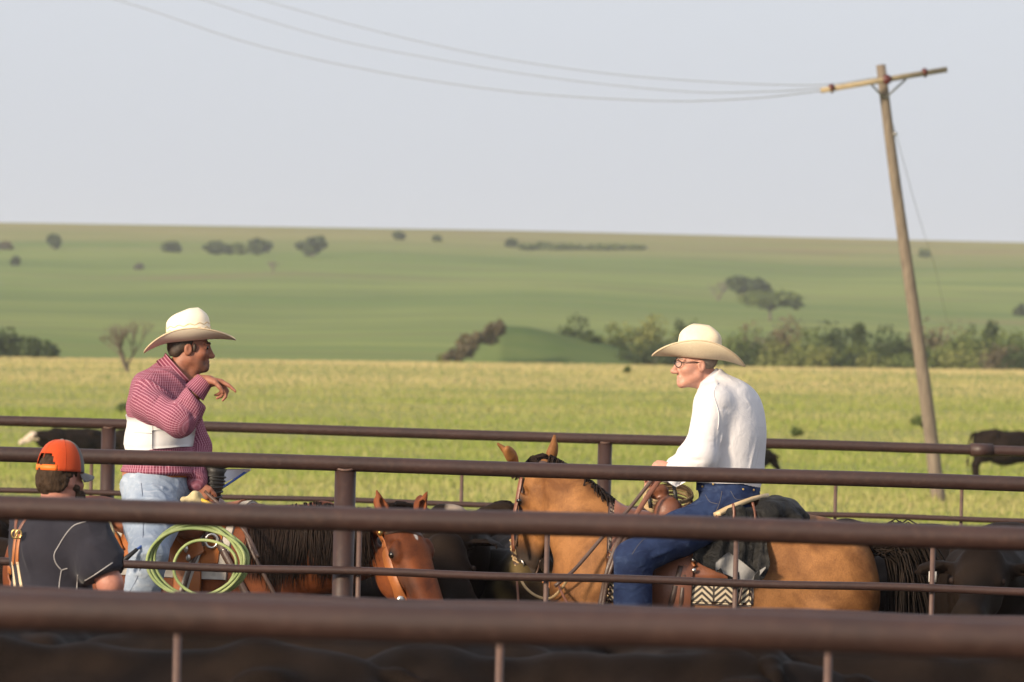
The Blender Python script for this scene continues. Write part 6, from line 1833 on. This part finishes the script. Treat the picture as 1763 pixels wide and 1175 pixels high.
# ================================================================== TACK, LEFT HORSE
D = 28.6; p = pt(D)
blkL = thing('saddle_blanket', HL(-.25, 0, 1.2), 'pale grey felt saddle pad under the orange saddle on the bay', 'saddle blanket')
m_felt = simple('grey_felt', (.40, .37, .33), (.30, .28, .25), 30, .95, .5, 120)
vf, at_ = drape([bvL], nearL, np.linspace(.03, -.66, 22), [rad(a) for a in np.linspace(8, 172, 41)], 1.0, .014, .014); obj('pad', vf, m_felt, blkL); bvP = bvh_of(*vf)
sadL = thing('saddle', HL(-.3, 0, 1.35), 'orange tan western saddle with a black wrapped horn on the bay', 'saddle', 'western saddles')
vf, _ = drape([bvP], nearL, np.linspace(-.02, -.60, 20), [rad(a) for a in np.linspace(24, 156, 33)], 1.0, .010, .012); obj('skirt', vf, m_oleather, sadL); bvKL = bvh_of(*vf)
bs = [bvKL, bvP, bvL]
F_ = grid_for(p(170, 945, -.55), p(440, 800, .45), .0095)
_, RLx = frame(OL, fwL); fL2, sL2 = RLx[0], RLx[1]
fk = p(352, 900); F_.rc(fk - sL2 * .17 - V3(0, 0, .02), fk + sL2 * .17 - V3(0, 0, .02), .060, None, .05); F_.rc(p(354, 880) - sL2 * .10, p(354, 880) + sL2 * .10, .068, None, .05)
F_.rc(p(358, 872), p(364, 850), .038, .032, .03); F_.el(p(262, 905), (.22, .20, .06), RLx, .05); F_.el(p(285, 893), (.2, .17, .045), RLx, .04)
obj('fork', F_.mesh(1), m_leather, sadL)
hr = [p(362, 862), p(366, 842), p(369, 826), p(371, 814), p(372, 806)]
hv = tube(hr, [.042, .048, .050, .046, .058], 22); obj('horn', hv, m_black, sadL)
for k_ in range(6):
    c_ = p(364 + k_ * 1.3, 855 - 7.0 * k_); a = np.linspace(0, 2 * math.pi, 24, endpoint=False)
    obj('wrap', tube([c_ + V3(.0505 * math.cos(t), .0505 * math.sin(t), .006 * math.sin(t + k_)) for t in a], .0060, 7, closed=True), m_black, sadL)
obj('horn_cap', ball(p(372, 804), (.062, .062, .012), 20, 8), m_black, sadL)
V, N = [], []
cb_ = p(196, 905)
for i in range(25):
    a_ = math.pi * i / 24; sx = -math.cos(a_)
    for j in range(4):
        t = j / 3; V.append(cb_ + sL2 * (.21 * sx) + fL2 * (-.05 * t + .06 * abs(sx)) + V3(0, 0, .10 * t * (1 - .6 * abs(sx) ** 2))); N.append(-fL2 + V3(0, 0, .6))
obj('cantle', thick_sheet(V, 25, 4, N, .018), m_oleather, sadL)
for pix, w, m_, nm, lf in (([(300, 905), (312, 940), (322, 985), (318, 1050)], .15, m_oleather, 'fender', .030), ([(306, 908), (328, 930), (338, 958)], .10, m_oleather, 'seat_jockey', .045), ([(356, 900), (346, 935), (332, 970), (318, 1010), (304, 1060)], .050, m_felt, 'cinch_strap', .032), ([(362, 900), (345, 945), (325, 985), (306, 1055)], .022, m_dleather, 'latigo', .040),
                           ([(168, 905), (188, 925), (200, 952)], .09, m_oleather, 'rear_skirt', .03), ([(176, 925), (196, 955), (208, 975)], .04, m_leather, 'rear_skirt', .045)):
    lay(sadL, bs, pix, w, m_, nm, lf, .010)
for px, py in ((195, 955), (326, 955), (330, 968), (318, 915)):
    h_ = cast(bs, px, py, .052)
    if h_: obj('concho', ball(h_[0], (.026, .008, .016) if px < 200 else (.012, .006, .018), 12, 7), m_silver, sadL)
lay(sadL, bs, [(364, 900), (374, 930), (392, 965), (414, 1005), (436, 1050)], .040, m_dleather, 'breast_collar', .014, .008)
c_ = cast(bs, 371, 936, .030); a = np.linspace(0, 2 * math.pi, 20, endpoint=False)
obj('buckle', tube([c_[0] + V3(.030 * math.cos(t), 0, .034 * math.sin(t)) for t in a], .0075, 7, closed=True), m_silver, sadL)
c_ = cast(bs, 378, 946, .030); obj('keeper', tube([c_[0] + V3(-.024, 0, -.008), c_[0] + V3(.024, 0, .010)], .006, 6), m_silver, sadL)
lay(sadL, bs, [(258, 1015), (262, 1040), (258, 1070)], .02, m_leather, 'saddle_string', .03, .006); lay(sadL, bs, [(270, 1010), (276, 1040), (274, 1070)], .016, m_rope_tan, 'saddle_string', .03, .006)
# rope coil, green, hanging from the horn on the near side
rpL = thing('lariat', P(341, 966, 28.2), 'green lariat coiled and hung on the side of the bay\'s saddle', 'rope', 'ropes carried on the saddles')
coil(rpL, P(340, 968, 27.84), nrm(V3(1, -.30, 0)), V3(0, 0, 1), nrm(V3(-.3, -1, 0)), .240, .180, 7, .0078, m_rope_green, 9, .020, .008)
coil(rpL, P(352, 975, 27.82), nrm(V3(1, -.30, 0)), V3(0, 0, 1), nrm(V3(-.3, -1, 0)), .16, .135, 1, .0078, m_rope_green, 12, .01, .006)
kn_ = thing('rope_end', p(335, 858, -.2), 'frayed tan rope end with yellow tape lying on the bay\'s saddle', 'rope')
F_ = grid_for(p(300, 878, -.32), p(362, 840, -.08), .006); F_.rc(p(318, 862, -.2), p(336, 856, -.2), .022, .030, .01); F_.rc(p(336, 856, -.2), p(346, 862, -.2), .026, .018, .01); v, q = F_.mesh(1); v = v + vnormals(v, q) * sines(v, .004, 120, 6, 2)[:, None]
obj('knot', (v, q), m_rope_pale, kn_); obj('tape', tube([p(340, 859, -.2), p(355, 865, -.22), p(372, 873, -.24)], .0105, 8), simple('yellow_tape', (.62, .40, .03), (.55, .33, .02), 30, .5), kn_)
obj('tail', tube(smooth_path([p(372, 873, -.24), p(392, 884, -.24), p(405, 900, -.2)], 8), .009, 8), m_rope_pale, kn_)
sm = thing('piggin_string', p(180, 925, -.4), 'small tan rope loops tied behind the bay\'s saddle', 'rope', 'ropes carried on the saddles')
coil(sm, P(179, 922, 28.2), V3(.9, -.4, 0), nrm(V3(.15, 0, 1)), V3(-.3, -.95, 0), .042, .075, 5, .0055, m_rope_pale, 14, .012, .006)
# sorting flag: blue shaft, black grip, grey cloth
flg = thing('sorting_flag', P(300, 905, 28.0), 'sorting flag with a blue shaft and grey cloth held across the left rider\'s lap', 'sorting flag')
fa, fb, fc = P(205, 972, 27.95), P(236, 946, 27.98), P(386, 838, 28.76)
obj('grip', tube([fa, (fa + fb) / 2, fb], [.014, .012, .009], 10), m_black, flg)
obj('shaft', tube([fb, (fb + fc) / 2, fc, P(428, 810, 28.86)], .0065, 8), simple('blue_shaft', (.035, .085, .30), (.03, .07, .25), 20, .4), flg)
V, N = [], []
for i in range(14):
    a_ = i / 13
    for j in range(6):
        t = j / 5; px = 360 + 72 * a_; py = (838 - 28 * a_) * 1.0 + (-32 * (1 - a_) - 3) * t + 6 * (1 - a_)
        V.append(P(px, py, 28.84) + V3(0, -.018 * math.sin(a_ * 7 + t), 0)); N.append(V3(0, -1, .2))
obj('flag_cloth', thick_sheet(V, 14, 6, N, .004), simple('grey_flag', (.66, .66, .69), (.55, .56, .59), 16, .7, .4, 30), flg)
# bridle on the bay
brL = thing('bridle', WL(0, 0, .1), 'orange leather bridle with a silver concho on the bay\'s head', 'bridle', 'bridles of the two saddled horses')
lay(brL, [bvL], [(652, 905), (660, 940), (672, 985), (686, 1020), (694, 1040)], .062, m_oleather, 'cheek_strap', .008)
lay(brL, [bvL], [(650, 905), (662, 896), (676, 893)], .026, m_oleather, 'crown_piece', .008)
lay(brL, [bvL], [(664, 918), (682, 914), (704, 914), (726, 922)], .022, m_dleather, 'browband', .008)
h_ = cast([bvL], 691, 1032, .014)
if h_: obj('concho', ball(h_[0], (.024, .010, .024), 14, 8), m_silver, brL)
h_ = cast([bvL], 660, 917, .014)
if h_: obj('concho', ball(h_[0], (.016, .008, .016), 12, 8), m_brass, brL)
lay(brL, [bvL], [(640, 1045), (690, 1052), (730, 1050)], .022, m_oleather, 'noseband', .010)
lay(brL, [bvL], [(420, 905), (432, 945), (452, 985), (476, 1030), (492, 1070)], .020, m_dleather, 'rein', .030)
free_strap(brL, [(352, 846), (390, 880), (425, 920), (445, 960)], .016, m_dleather, 'rein', 28.4, 28.1)
